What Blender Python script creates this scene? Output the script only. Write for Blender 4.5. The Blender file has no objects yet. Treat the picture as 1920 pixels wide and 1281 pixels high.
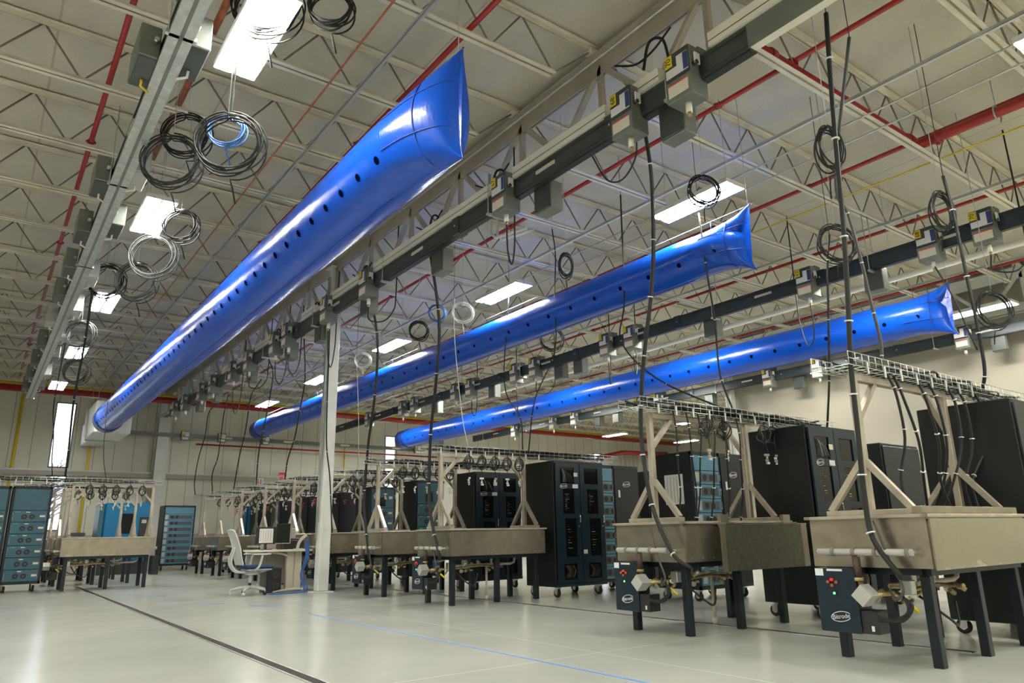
import bpy, math, random
from mathutils import Vector, Matrix
R = math.radians
SC = bpy.context.scene
COL = SC.collection

# ------------------------------------------------------------------ camera, world, exposure
def set_camera():
    yaw, pitch, roll = R(36.41), R(15.05), R(-1.04)
    f = Vector((math.sin(yaw)*math.cos(pitch), math.cos(yaw)*math.cos(pitch), math.sin(pitch)))
    rt = Vector((math.cos(yaw), -math.sin(yaw), 0)); up = rt.cross(f)
    r2 = rt*math.cos(roll) + up*math.sin(roll); u2 = -rt*math.sin(roll) + up*math.cos(roll)
    cd = bpy.data.cameras.new('camera'); cd.sensor_width = 36; cd.lens = 1344/1920*36
    cd.clip_start = .05; cd.clip_end = 200
    co = bpy.data.objects.new('camera', cd); COL.objects.link(co)
    m = Matrix((r2, u2, -f)).transposed().to_4x4(); m.translation = Vector((0, 0, .93))
    co.matrix_world = m; SC.camera = co
set_camera()
W = bpy.data.worlds.new('sky'); SC.world = W; W.use_nodes = True
W.node_tree.nodes['Background'].inputs[0].default_value = (.80, .90, 1, 1)
W.node_tree.nodes['Background'].inputs[1].default_value = .9
VS = SC.view_settings; VS.view_transform = 'Standard'; VS.look = 'None'; VS.gamma = 1; VS.use_curve_mapping = False
VS.exposure = 2.1
LAMP = 26.0          # strength of the fixture lenses
SC.cycles.max_bounces = 8; SC.cycles.diffuse_bounces = 5; SC.cycles.glossy_bounces = 4
SC.cycles.sample_clamp_indirect = 6

# ------------------------------------------------------------------ materials
MATS = {}
def mat(name, col, rough=.5, metal=0, bump=0, bscale=40, var=0, vscale=3, emit=0, coat=0, vdim=(1, 1, 1)):
    m = bpy.data.materials.new(name); m.use_nodes = True; n = m.node_tree; b = n.nodes['Principled BSDF']
    b.inputs['Base Color'].default_value = (*col, 1); b.inputs['Roughness'].default_value = rough
    b.inputs['Metallic'].default_value = metal; b.inputs['Coat Weight'].default_value = coat
    tc = n.nodes.new('ShaderNodeTexCoord')
    mp = n.nodes.new('ShaderNodeMapping'); mp.inputs['Scale'].default_value = vdim; n.links.new(tc.outputs['Object'], mp.inputs['Vector'])
    if var:
        t = n.nodes.new('ShaderNodeTexNoise'); t.inputs['Scale'].default_value = vscale; t.inputs['Detail'].default_value = 5
        n.links.new(mp.outputs[0], t.inputs['Vector'])
        r = n.nodes.new('ShaderNodeValToRGB'); r.color_ramp.elements[0].position = .3; r.color_ramp.elements[1].position = .7
        r.color_ramp.elements[0].color = (*[c*(1-var) for c in col], 1); r.color_ramp.elements[1].color = (*[min(1, c*(1+var)) for c in col], 1)
        n.links.new(t.outputs['Fac'], r.inputs['Fac']); n.links.new(r.outputs['Color'], b.inputs['Base Color'])
    if bump:
        t = n.nodes.new('ShaderNodeTexNoise'); t.inputs['Scale'].default_value = bscale; t.inputs['Detail'].default_value = 3
        n.links.new(mp.outputs[0], t.inputs['Vector'])
        bp = n.nodes.new('ShaderNodeBump'); bp.inputs['Strength'].default_value = bump; bp.inputs['Distance'].default_value = .02
        n.links.new(t.outputs['Fac'], bp.inputs['Height']); n.links.new(bp.outputs[0], b.inputs['Normal'])
    if emit:
        b.inputs['Emission Color'].default_value = (*col, 1); b.inputs['Emission Strength'].default_value = emit
    MATS[name] = m; return m
mat('steel_paint', (.72, .68, .55), .42, var=.12, vscale=2)
mat('steel_dark', (.22, .19, .15), .5)
mat('column_paint', (.66, .67, .63), .4, var=.06, vscale=4)
mat('galv', (.52, .54, .53), .38, .6, var=.15, vscale=12)
mat('strut', (.60, .62, .64), .3, .7)
mat('bus_blue', (.028, .042, .052), .35, .2, var=.1, vscale=5)
mat('bus_green', (.055, .067, .062), .33, .2, var=.1, vscale=5)
mat('bus_dark', (.025, .03, .03), .4, .2)
mat('bus_box', (.17, .19, .17), .4, .2, var=.1, vscale=6)
mat('cream', (.80, .77, .66), .45)
mat('girder_paint', (.42, .38, .30), .5, var=.15, vscale=2)
mat('white', (.78, .78, .74), .45)
mat('label_white', (.75, .76, .78), .5)
mat('label_blue', (.03, .05, .22), .5)
mat('label_cream', (.66, .62, .50), .5)
mat('yellow', (.78, .60, .02), .45)
mat('gas_yellow', (.72, .55, .03), .4)
mat('ink', (.01, .01, .01), .6)
mat('red_pipe', (.34, .010, .010), .32, coat=.3)
mat('red_sign', (.75, .05, .05), .4)
mat('copper', (.42, .13, .055), .4, .3, var=.3, vscale=8)
mat('cable', (.009, .010, .011), .6)
mat('cable_grey', (.07, .07, .07), .6)
mat('cable_white', (.7, .7, .68), .5)
mat('cable_blue', (.04, .14, .40), .5)
mat('cable_red', (.5, .02, .02), .5)
mat('tie', (.75, .75, .72), .5)
mat('stainless', (.42, .38, .30), .27, .85, bump=.12, bscale=9, var=.16, vscale=7)
mat('stainless_bright', (.60, .58, .50), .05, 1, bump=.5, bscale=2.6)
mat('stainless_dark', (.17, .165, .125), .32, .8, bump=.1, bscale=60, var=.2, vscale=20)
mat('frame_steel', (.50, .45, .36), .36, .55, var=.15, vscale=9)
mat('zinc', (.62, .64, .60), .35, .8)
mat('navy', (.004, .010, .016), .38, var=.2, vscale=3)
mat('navy_face', (.003, .016, .028), .36, var=.12, vscale=3)
mat('rack_side', (.004, .0055, .007), .5, bump=.05, bscale=80)
mat('teal', (.035, .112, .150), .42, var=.08, vscale=8)
mat('teal_light', (.085, .23, .32), .42, var=.08, vscale=8)
mat('cyan', (.0, .14, .30), .35)
mat('dark_glass', (.004, .005, .006), .12)
mat('fan', (.07, .08, .08), .5)
mat('grey_box', (.42, .42, .39), .45)
mat('brass', (.45, .34, .16), .35, .7, var=.3, vscale=20)
mat('pvc_white', (.66, .63, .52), .45)
mat('rust_pipe', (.055, .03, .02), .5)
mat('rubber', (.012, .012, .012), .6)
mat('chrome', (.7, .7, .68), .2, .9)
mat('chair_grey', (.50, .52, .50), .5)
mat('chair_mesh', (.55, .57, .56), .7, bump=.3, bscale=300)
mat('chair_blue', (.008, .03, .10), .8)
mat('desk', (.66, .62, .50), .4)
mat('paper', (.74, .72, .68), .6)
mat('pc_black', (.02, .02, .022), .4)
mat('partition', (.42, .38, .32), .8, bump=.1, bscale=200)
mat('tape_blue', (.10, .26, .62), .5)
mat('grate', (.022, .013, .009), .6, .3, bump=.6, bscale=120)
mat('sock_hole', (.001, .003, .025), .9).node_tree.nodes['Principled BSDF'].inputs['Specular IOR Level'].default_value = .0
mat('sock_seam', (.004, .035, .28), .45)
mat('led_green', (.1, .9, .15), .4, emit=.8)
mat('led_red', (.6, .02, .02), .4, emit=.15)
mat('lens', (1, .97, .88), .4, emit=LAMP)
mat('wall_liner', (.40, .38, .33), .55)

def mk_sock():
    m = mat('sock', (.001, .072, .53), .25, bump=0, coat=0); n = m.node_tree; b = n.nodes['Principled BSDF']; b.inputs['Specular IOR Level'].default_value = .42
    tc = n.nodes.new('ShaderNodeTexCoord')
    mp = n.nodes.new('ShaderNodeMapping'); mp.inputs['Scale'].default_value = (1, .35, 1); n.links.new(tc.outputs['Object'], mp.inputs[0])
    a = n.nodes.new('ShaderNodeTexNoise'); a.inputs['Scale'].default_value = 3.2; a.inputs['Detail'].default_value = 2
    c = n.nodes.new('ShaderNodeTexNoise'); c.inputs['Scale'].default_value = 22; c.inputs['Detail'].default_value = 4
    mp2 = n.nodes.new('ShaderNodeMapping'); mp2.inputs['Scale'].default_value = (.4, 1.6, .4); n.links.new(tc.outputs['Object'], mp2.inputs[0])
    n.links.new(mp.outputs[0], a.inputs[0]); n.links.new(mp2.outputs[0], c.inputs[0])
    b1 = n.nodes.new('ShaderNodeBump'); b1.inputs['Strength'].default_value = .16; b1.inputs['Distance'].default_value = .10
    b2 = n.nodes.new('ShaderNodeBump'); b2.inputs['Strength'].default_value = .5; b2.inputs['Distance'].default_value = .008
    n.links.new(a.outputs['Fac'], b1.inputs['Height']); n.links.new(c.outputs['Fac'], b2.inputs['Height'])
    n.links.new(b1.outputs[0], b2.inputs['Normal']); n.links.new(b2.outputs[0], b.inputs['Normal'])
mk_sock()

def seams(name, col, rough, axis, pitch, width, dark, bump, bscale, var, vscale, refl=None, axis2=None, pitch2=1):
    """a surface with thin straight joints at a regular pitch along one or two axes"""
    m = mat(name, col, rough, bump=bump, bscale=bscale, var=var, vscale=vscale); n = m.node_tree; b = n.nodes['Principled BSDF']
    src = b.inputs['Base Color'].links[0].from_socket
    geo = n.nodes.new('ShaderNodeNewGeometry'); sx = n.nodes.new('ShaderNodeSeparateXYZ'); n.links.new(geo.outputs['Position'], sx.inputs[0])
    def line(ax, p):
        d = n.nodes.new('ShaderNodeMath'); d.operation = 'DIVIDE'; d.inputs[1].default_value = p; n.links.new(sx.outputs[ax], d.inputs[0])
        fr = n.nodes.new('ShaderNodeMath'); fr.operation = 'FRACT'; n.links.new(d.outputs[0], fr.inputs[0])
        lt = n.nodes.new('ShaderNodeMath'); lt.operation = 'LESS_THAN'; lt.inputs[1].default_value = width/p; n.links.new(fr.outputs[0], lt.inputs[0])
        return lt.outputs[0]
    s = line(axis, pitch)
    if axis2:
        mx = n.nodes.new('ShaderNodeMath'); mx.operation = 'MAXIMUM'; n.links.new(s, mx.inputs[0]); n.links.new(line(axis2, pitch2), mx.inputs[1]); s = mx.outputs[0]
    mix = n.nodes.new('ShaderNodeMix'); mix.data_type = 'RGBA'
    n.links.new(s, mix.inputs['Factor']); n.links.new(src, mix.inputs['A']); mix.inputs['B'].default_value = (*dark, 1)
    n.links.new(mix.outputs['Result'], b.inputs['Base Color'])
    return m
seams('deck', (.57, .54, .43), .75, 'X', 1.8, .025, (.42, .39, .34), .55, 34, .07, 1.3)
seams('wall_panel', (.72, .71, .61), .5, 'X', .62, .02, (.30, .29, .25), .05, 6, .07, .8)
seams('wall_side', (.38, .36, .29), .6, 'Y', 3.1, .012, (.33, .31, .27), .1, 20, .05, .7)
fl = seams('floor_epoxy', (.47, .485, .44), .13, 'X', 4.2, .012, (.70, .70, .64), 0, 1, .07, .9, axis2='Y', pitch2=4.6)
def floor_bump():
    n = fl.node_tree; b = n.nodes['Principled BSDF']; b.inputs['IOR'].default_value = 1.5
    tc = n.nodes.new('ShaderNodeNewGeometry')
    t = n.nodes.new('ShaderNodeTexNoise'); t.inputs['Scale'].default_value = 2.2; t.inputs['Detail'].default_value = 6; n.links.new(tc.outputs['Position'], t.inputs['Vector'])
    bp = n.nodes.new('ShaderNodeBump'); bp.inputs['Strength'].default_value = .03; bp.inputs['Distance'].default_value = .01
    n.links.new(t.outputs['Fac'], bp.inputs['Height']); n.links.new(bp.outputs[0], b.inputs['Normal'])
    r = n.nodes.new('ShaderNodeMapRange'); r.inputs['To Min'].default_value = .15; r.inputs['To Max'].default_value = .22
    n.links.new(t.outputs['Fac'], r.inputs['Value']); n.links.new(r.outputs[0], b.inputs['Roughness'])
floor_bump()
def mk_glass():
    m = bpy.data.materials.new('pane_glass'); m.use_nodes = True; n = m.node_tree; n.nodes.remove(n.nodes['Principled BSDF'])
    t = n.nodes.new('ShaderNodeBsdfTransparent'); g = n.nodes.new('ShaderNodeBsdfGlossy'); g.inputs['Roughness'].default_value = .02
    x = n.nodes.new('ShaderNodeMixShader'); x.inputs[0].default_value = .06
    n.links.new(t.outputs[0], x.inputs[1]); n.links.new(g.outputs[0], x.inputs[2]); n.links.new(x.outputs[0], n.nodes['Material Output'].inputs[0])
    MATS['glass'] = m
mk_glass()

# ------------------------------------------------------------------ mesh builder
class MB:
    def __init__(s): s.v = []; s.f = []; s.m = []; s.sm = []; s.mats = []
    def mi(s, name):
        if name not in s.mats: s.mats.append(name)
        return s.mats.index(name)
    def add(s, vs, fs, m, smooth=False):
        o = len(s.v); s.v += [tuple(v) for v in vs]; k = s.mi(m)
        for f in fs: s.f.append([i+o for i in f]); s.m.append(k); s.sm.append(smooth)
    def hexa(s, c, m): s.add(c, [(0, 3, 2, 1), (4, 5, 6, 7), (0, 1, 5, 4), (1, 2, 6, 5), (2, 3, 7, 6), (3, 0, 4, 7)], m)
    def box(s, x0, x1, y0, y1, z0, z1, m, b=0):
        if b:
            b = min(b, abs(x1-x0)/2.1, abs(y1-y0)/2.1, abs(z1-z0)/2.1)
            # chamfered box as three crossing slabs' hull: 24 vertices
            v = []; ids = {}
            for sx in (0, 1):
                for sy in (0, 1):
                    for sz in (0, 1):
                        X = (x0, x1)[sx]; Y = (y0, y1)[sy]; Z = (z0, z1)[sz]
                        dx = b if sx == 0 else -b; dy = b if sy == 0 else -b; dz = b if sz == 0 else -b
                        for k, p in enumerate(((X, Y+dy, Z+dz), (X+dx, Y, Z+dz), (X+dx, Y+dy, Z))):
                            ids[(sx, sy, sz, k)] = len(v); v.append(p)
            F = []
            I = ids
            def q(a): F.append(a)
            for sx in (0, 1):
                a = [I[(sx, 0, 0, 0)], I[(sx, 1, 0, 0)], I[(sx, 1, 1, 0)], I[(sx, 0, 1, 0)]]; q(a if sx else a[::-1])
            for sy in (0, 1):
                a = [I[(0, sy, 0, 1)], I[(1, sy, 0, 1)], I[(1, sy, 1, 1)], I[(0, sy, 1, 1)]]; q(a[::-1] if sy else a)
            for sz in (0, 1):
                a = [I[(0, 0, sz, 2)], I[(1, 0, sz, 2)], I[(1, 1, sz, 2)], I[(0, 1, sz, 2)]]; q(a if sz else a[::-1])
            for sx in (0, 1):
                for sy in (0, 1):
                    a = [I[(sx, sy, 0, 0)], I[(sx, sy, 0, 1)], I[(sx, sy, 1, 1)], I[(sx, sy, 1, 0)]]; q(a if sx != sy else a[::-1])
                    if sx == sy: F[-1] = a
                    else: F[-1] = a[::-1]
            for sx in (0, 1):
                for sz in (0, 1):
                    a = [I[(sx, 0, sz, 0)], I[(sx, 1, sz, 0)], I[(sx, 1, sz, 2)], I[(sx, 0, sz, 2)]]; q(a)
            for sy in (0, 1):
                for sz in (0, 1):
                    a = [I[(0, sy, sz, 1)], I[(1, sy, sz, 1)], I[(1, sy, sz, 2)], I[(0, sy, sz, 2)]]; q(a)
            for sx in (0, 1):
                for sy in (0, 1):
                    for sz in (0, 1): q([I[(sx, sy, sz, 0)], I[(sx, sy, sz, 1)], I[(sx, sy, sz, 2)]])
            cx, cy, cz = (x0+x1)/2, (y0+y1)/2, (z0+z1)/2; G = []
            for f in F:   # make every face look outwards
                p = [Vector(v[i]) for i in f]; nrm = (p[1]-p[0]).cross(p[2]-p[0]); ce = sum(p, Vector())/len(p)
                G.append(f if nrm.dot(ce-Vector((cx, cy, cz))) > 0 else f[::-1])
            s.add(v, G, m); return s
        s.hexa([(x0, y0, z0), (x1, y0, z0), (x1, y1, z0), (x0, y1, z0), (x0, y0, z1), (x1, y0, z1), (x1, y1, z1), (x0, y1, z1)], m); return s
    def bar(s, p, q, w, h, m, up=(0, 0, 1)):
        p = Vector(p); q = Vector(q); d = (q-p).normalized(); u = Vector(up)
        if abs(d.dot(u)) > .95: u = Vector((0, 1, 0))
        a = d.cross(u).normalized()*w/2; b = a.cross(d).normalized()*h/2
        s.hexa([p-a-b, p+a-b, q+a-b, q-a-b, p-a+b, p+a+b, q+a+b, q-a+b], m); return s
    def tube(s, pts, r, m, n=8, closed=False):
        pts = [Vector(p) for p in pts]; N = len(pts); ref = None; vs = []
        for i, p in enumerate(pts):
            if closed: d = pts[(i+1) % N]-pts[i-1]
            else: d = pts[min(i+1, N-1)]-pts[max(i-1, 0)]
            d.normalize()
            if ref is None:
                ref = Vector((0, 0, 1)) if abs(d.z) < .9 else Vector((1, 0, 0))
            a = d.cross(ref).normalized(); b = a.cross(d).normalized(); ref = b
            rr = r[i] if isinstance(r, (list, tuple)) else r
            vs += [p+(a*math.cos(t)+b*math.sin(t))*rr for t in (2*math.pi*k/n for k in range(n))]
        fs = []; M = N if closed else N-1
        for i in range(M):
            j = (i+1) % N
            for k in range(n): fs.append((i*n+k, i*n+(k+1) % n, j*n+(k+1) % n, j*n+k))
        s.add(vs, fs, m, True)
        if not closed:
            o = len(s.v)-len(vs); mk = s.mi(m)
            s.f += [[o+k for k in range(n)][::-1], [o+(N-1)*n+k for k in range(n)]]; s.m += [mk, mk]; s.sm += [False, False]
        return s
    def cyl(s, p, q, r, m, n=16): return s.tube([p, q], r, m, n)
    def disc(s, c, nrm, r, m, n=16, r2=None, ax=None):
        c = Vector(c); nrm = Vector(nrm).normalized(); a = Vector(ax) if ax else nrm.orthogonal().normalized(); b = nrm.cross(a).normalized(); r2 = r2 or r
        s.add([c+a*math.cos(t)*r+b*math.sin(t)*r2 for t in (2*math.pi*k/n for k in range(n))], [list(range(n))], m); return s
    def ring(s, c, nrm, r, t, m, n=24, sc=(1, 1), ax=None):
        c = Vector(c); nrm = Vector(nrm).normalized(); a = Vector(ax) if ax else nrm.orthogonal().normalized(); b = nrm.cross(a).normalized()
        s.tube([c+a*math.cos(2*math.pi*k/n)*r*sc[0]+b*math.sin(2*math.pi*k/n)*r*sc[1] for k in range(n)], t, m, 6, True); return s
    def mesh(s, name):
        me = bpy.data.meshes.new(name); me.from_pydata(s.v, [], s.f)
        for k in s.mats: me.materials.append(MATS[k])
        me.polygons.foreach_set('material_index', s.m); me.polygons.foreach_set('use_smooth', s.sm); me.update(); return me
def tag(o, label=None, cat=None, group=None, kind=None):
    if label: o['label'] = label
    if cat: o['category'] = cat
    if group: o['group'] = group
    if kind: o['kind'] = kind
    return o
def part(name, mb, parent, label=None):
    o = bpy.data.objects.new(name, mb.mesh(name)); COL.objects.link(o); o.parent = parent
    if label: o['label'] = label
    return o
def thing(name, label, cat, loc=(0, 0, 0), rz=0, group=None):
    o = bpy.data.objects.new(name, None); COL.objects.link(o); o.location = loc; o.rotation_euler = (0, 0, rz); o.empty_display_size = .1
    return tag(o, label, cat, group)
def solo(name, mb, label, cat, group=None, kind=None, loc=None):
    """one thing made of one mesh; coordinates given in the room, origin moved to its base"""
    if loc is None:
        xs, ys, zs = zip(*s3(mb.v)); c = ((min(xs)+max(xs))/2, (min(ys)+max(ys))/2, min(zs))
        mb.v = [(x-c[0], y-c[1], z-c[2]) for x, y, z in mb.v]; loc = c
    o = bpy.data.objects.new(name, mb.mesh(name)); COL.objects.link(o); o.location = loc
    return tag(o, label, cat, group, kind)
def s3(v): return [(p[0], p[1], p[2]) for p in v]
def dup(root, loc, label=None, rz=None, group=None):
    def cp(o, par):
        c = o.copy(); COL.objects.link(c); c.parent = par
        for ch in [k for k in o.children]: cp(ch, c)
        return c
    r = cp(root, None); r.location = loc
    if rz is not None: r.rotation_euler = (0, 0, rz)
    if label: r['label'] = label
    if group: r['group'] = group
    return r
def struct(name, mb):
    o = bpy.data.objects.new(name, mb.mesh(name)); COL.objects.link(o); o['kind'] = 'structure'; return o
FACE_X = Matrix(((0, 0, -1), (-1, 0, 0), (0, 1, 0)))     # text seen from -X
FACE_Y = Matrix(((1, 0, 0), (0, 0, -1), (0, 1, 0)))      # text seen from -Y
_tc = {}
def text(name, s, size, m, loc, face, parent, roll=0, label=None, depth=.0008):
    key = (s, size, m)
    if key not in _tc:
        cu = bpy.data.curves.new('lettering', 'FONT'); cu.body = s; cu.size = size; cu.extrude = depth; cu.align_x = 'CENTER'; cu.align_y = 'CENTER'; cu.resolution_u = 3
        t = bpy.data.objects.new('lettering', cu); COL.objects.link(t)
        me = bpy.data.meshes.new_from_object(t.evaluated_get(bpy.context.evaluated_depsgraph_get())); me.materials.clear(); me.materials.append(MATS[m])
        bpy.data.objects.remove(t); bpy.data.curves.remove(cu); _tc[key] = me
    o = bpy.data.objects.new(name, _tc[key]); COL.objects.link(o); o.parent = parent
    mm = face.to_4x4() @ Matrix.Rotation(roll, 4, 'Z'); mm.translation = Vector(loc); o.matrix_local = mm
    if label: o['label'] = label
    return o
def smooth(pts, k=6):
    """Catmull-Rom through the points"""
    P = [Vector(p) for p in pts]; P = [P[0]*2-P[1]]+P+[P[-1]*2-P[-2]]; o = []
    for i in range(1, len(P)-2):
        for j in range(k):
            t = j/k; a, b, c, d = P[i-1:i+3]
            o.append(.5*((2*b)+(c-a)*t+(2*a-5*b+4*c-d)*t*t+(3*b-a-3*c+d)*t**3))
    o.append(P[-2]); return o
ORD = ['first', 'second', 'third', 'fourth', 'fifth', 'sixth', 'seventh', 'eighth', 'ninth', 'tenth', 'eleventh', 'twelfth', 'thirteenth',
       'fourteenth', 'fifteenth', 'sixteenth', 'seventeenth', 'eighteenth', 'nineteenth', 'twentieth', 'twenty-first', 'twenty-second']
rnd = random.Random(7)

# ------------------------------------------------------------------ room shell
X0, X1, XP, Y0, Y1, ZR = -6.98, 31.0, 17.5, -8.0, 29.0, 6.34
struct('floor', MB().box(X0-.2, X1+.2, Y0-.2, Y1+.2, -.1, 0, 'floor_epoxy'))
struct('ceiling', MB().box(X0-.2, X1+.2, Y0-.2, Y1+.2, ZR, ZR+.1, 'deck'))
struct('wall_left', MB().box(X0-.2, X0, Y0, Y1, 0, ZR, 'wall_side'))
struct('wall_back', MB().box(X0-.2, X1+.2, Y0-.2, Y0, 0, ZR, 'wall_side'))
struct('wall_right', MB().box(X1, X1+.2, 12.9, Y1+.2, 0, ZR, 'wall_side'))
struct('wall_partition', MB().box(XP, XP+.2, Y0, 12.9, 0, ZR, 'wall_side').box(XP+.2, X1+.2, 12.7, 12.9, 0, ZR, 'wall_side'))
WINS = [(1.80, 2.37, 3.38, 5.62), (1.86, 2.40, 1.3, 3.12), (14.3, 14.85, 1.6, 5.25), (26.75, 27.35, 1.4, 5.1)]
def far_wall():
    m = MB(); cols = [(1.80, 2.40, [(1.3, 3.12), (3.38, 5.62)]), (14.3, 14.85, [(1.6, 5.25)]), (26.75, 27.35, [(1.4, 5.1)])]
    x = X0-.2
    for a, b, hs in cols:
        m.box(x, a, Y1, Y1+.2, 0, ZR, 'wall_panel'); z = 0
        for h0, h1 in hs: m.box(a, b, Y1, Y1+.2, z, h0, 'wall_panel'); z = h1
        m.box(a, b, Y1, Y1+.2, z, ZR, 'wall_panel'); x = b
    m.box(x, X1+.2, Y1, Y1+.2, 0, ZR, 'wall_panel'); struct('wall_far', m)
far_wall()
for i, (a, b, c, d) in enumerate(((1.80, 2.40, 3.38, 5.62), (1.80, 2.40, 1.3, 3.12), (14.3, 14.85, 1.6, 5.25), (26.75, 27.35, 1.4, 5.1))):
    w = bpy.data.objects.new('window_%d' % (i+1), None); COL.objects.link(w); w.location = ((a+b)/2, Y1, c); w['kind'] = 'structure'
    hw, h = (b-a)/2, d-c
    f = MB()
    for q in ((-hw, -hw+.03, 0, h), (hw-.03, hw, 0, h), (-hw, hw, 0, .04), (-hw, hw, h-.03, h)): f.box(q[0], q[1], -.02, .08, q[2], q[3], 'bus_dark')
    part('window_frame', f, w); part('pane', MB().box(-hw+.03, hw-.03, .03, .04, .04, h-.03, 'glass'), w)
struct('baseboard_far', MB().box(X0, X1, Y1-.03, Y1, 0, 1.15, 'wall_liner'))
# the tree seen through the tall window
def tree():
    m = MB(); r = random.Random(3)
    t = thing('tree', 'bare leafless tree standing outside behind the tall narrow window', 'tree', (2.2, 34, -.1))
    part('trunk', MB().tube([(0, 0, 0), (.1, 0, 2), (0, .1, 3.6)], [.14, .11, .06], 'rust_pipe', 8), t)
    for k in range(120):
        a = r.uniform(0, 6.28); z = r.uniform(1.6, 3.6); L = r.uniform(.4, 1.2)
        p = Vector((0, 0, z)); q = p+Vector((math.cos(a)*L, math.sin(a)*L, L*r.uniform(.5, 1.0)))
        mid = (p+q)/2+Vector((0, 0, .05)); m.tube([p, mid, q], [.03, .018, .006], 'cable_grey', 4)
        for j in range(3):
            e = q+Vector((r.uniform(-.3, .3), r.uniform(-.3, .3), r.uniform(0, .35))); m.tube([mid.lerp(q, .6), e], .006, 'cable_grey', 3)
    part('branches', m, t)
tree()

# girts and pilasters of the far wall
for i, (a, b) in enumerate(((X0, 4.98), (5.42, 17.0), (17.45, X1))):
    g = MB().box(a, b, Y1-.22, Y1-.002, 3.28, 3.30, 'column_paint').box(a, b, Y1-.22, Y1-.2, 3.12, 3.28, 'wall_liner').box(a, b, Y1-.24, Y1-.2, 3.26, 3.31, 'column_paint')
    struct('trim_%d' % (i+1), g)
for i, x in enumerate((5.2, 17.22)):
    m = MB().box(x-.2, x+.2, Y1-.50, Y1-.47, 0, 6.2, 'column_paint').box(x-.2, x+.2, Y1-.27, Y1-.25, 0, 6.2, 'column_paint').box(x-.012, x+.012, Y1-.47, Y1-.27, 0, 6.2, 'column_paint')
    solo('wall_column', m, ('pale steel column against the far wall, left of the freestanding column', 'pale steel column against the far wall beyond the lowest blue duct')[i], 'column')

# freestanding columns
def column(x, y, label, top):
    t = thing('steel_column', label, 'column', (x, y, 0))
    part('shaft', MB().box(-.1, .1, -.1, .1, .02, top, 'column_paint', .012), t)
    part('base_plate', MB().box(-.17, .17, -.17, .17, 0, .02, 'column_paint'), t)
    part('conduit', MB().cyl((-.13, .03, .9), (-.13, .03, top-.2), .017, 'galv', 8).cyl((-.13, -.04, 1.2), (-.13, -.04, top-.2), .012, 'galv', 8), t)
    part('cap_plate', MB().box(-.16, .16, -.16, .16, top, top+.02, 'column_paint'), t)
column(5.14, 12.79, 'white square steel column standing on the floor beside the office desk', 6.06)
column(17.2, 12.75, 'white square steel column at the end of the plain right wall', 6.06)

# ------------------------------------------------------------------ floor marks
def strip(name, x0, x1, y0, y1, m, label, cat, z=.003):
    solo(name, MB().box(x0, x1, y0, y1, .0, z, m), label, cat)
def drain(x, y0, y1, w, label):
    m = MB(); m.box(x-w/2, x+w/2, y0, y1, 0, .004, 'grate')
    m.box(x-w/2-.012, x-w/2, y0, y1, 0, .006, 'galv').box(x+w/2, x+w/2+.012, y0, y1, 0, .006, 'galv')
    solo('floor_drain', m, label, 'drain')
drain(2.0, 2.0, 18.6, .075, 'long narrow dark grated trench drain across the open floor in front')
drain(6.28, 2.68, 17.0, .065, 'thin dark trench drain running under the steel tanks')
strip('floor_tape', 3.60, 3.625, 3.0, 9.3, 'tape_blue', 'long blue tape line on the floor in front of the steel tanks', 'tape')
for i, (a, b, c, d) in enumerate(((2.90, 3.2, 12.2, 12.22), (3.4, 3.8, 11.1, 11.13), (2.6, 2.9, 14.7, 14.74))):
    m = MB(); m.bar((a, c, .002), (b, d-.5, .002), .03, .004, 'tape_blue')
    solo('floor_tape', m, 'short %s scrap of blue tape on the open floor left of the desk' % ('slanted', 'longest', 'faint')[i], 'tape')

# ------------------------------------------------------------------ roof steel
JY = [-.89 + 1.505*k for k in range(20)]
def joist_mesh(x0, x1):
    t, b, w = MB(), MB(), MB()
    for s in (-1, 1):
        t.box(x0, x1, min(s*.010, s*.062), max(s*.010, s*.062), .595, .60, 'steel_paint'); t.box(x0, x1, min(s*.010, s*.016), max(s*.010, s*.016), .54, .60, 'steel_paint')
        b.box(x0+.7, x1-.7, min(s*.010, s*.062), max(s*.010, s*.062), 0, .006, 'steel_paint'); b.box(x0+.7, x1-.7, min(s*.010, s*.017), max(s*.010, s*.017), 0, .06, 'steel_paint')
    t.box(x0, x0+.16, -.06, .06, .50, .55, 'steel_paint').box(x1-.16, x1, -.06, .06, .50, .55, 'steel_paint')
    n = round((x1-x0-1.4)/.80); p = (x1-x0-1.4)/n
    for k in range(n):
        a = x0+.7+k*p; w.cyl((a, 0, .02), (a+p/2, 0, .57), .011, 'steel_dark', 6); w.cyl((a+p/2, 0, .57), (a+p, 0, .02), .011, 'steel_dark', 6)
    w.cyl((x0+.7, 0, .02), (x0+.1, 0, .56), .012, 'steel_dark', 6); w.cyl((x1-.7, 0, .02), (x1-.1, 0, .56), .012, 'steel_dark', 6)
    return t, b, w
BAYS = [(X0, 5.10, 'left of the freestanding column'), (5.16, 17.14, 'between the two girders'), (17.24, 30.9, 'beyond the far girder')]
for bi, (a, b, nm) in enumerate(BAYS):
    proto = None; n = 0
    for k, y in enumerate(JY):
        if y > Y1-.3 or (bi == 2 and y < 13.2) or (bi == 0 and y < 3) or (bi == 1 and y < 0): continue
        lab = 'open-web roof joist spanning %s, %s from the camera' % (nm, ORD[n])
        cx = (a+b)/2
        if proto is None:
            proto = thing('roof_joist', lab, 'joist', (cx, y, 5.72), 0, 'open-web roof joists')
            T, B, Wb = joist_mesh(a-cx, b-cx)
            part('top_chord', T, proto); part('bottom_chord', B, proto); part('web', Wb, proto)
        else: dup(proto, (cx, y, 5.72), lab)
        n += 1
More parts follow.
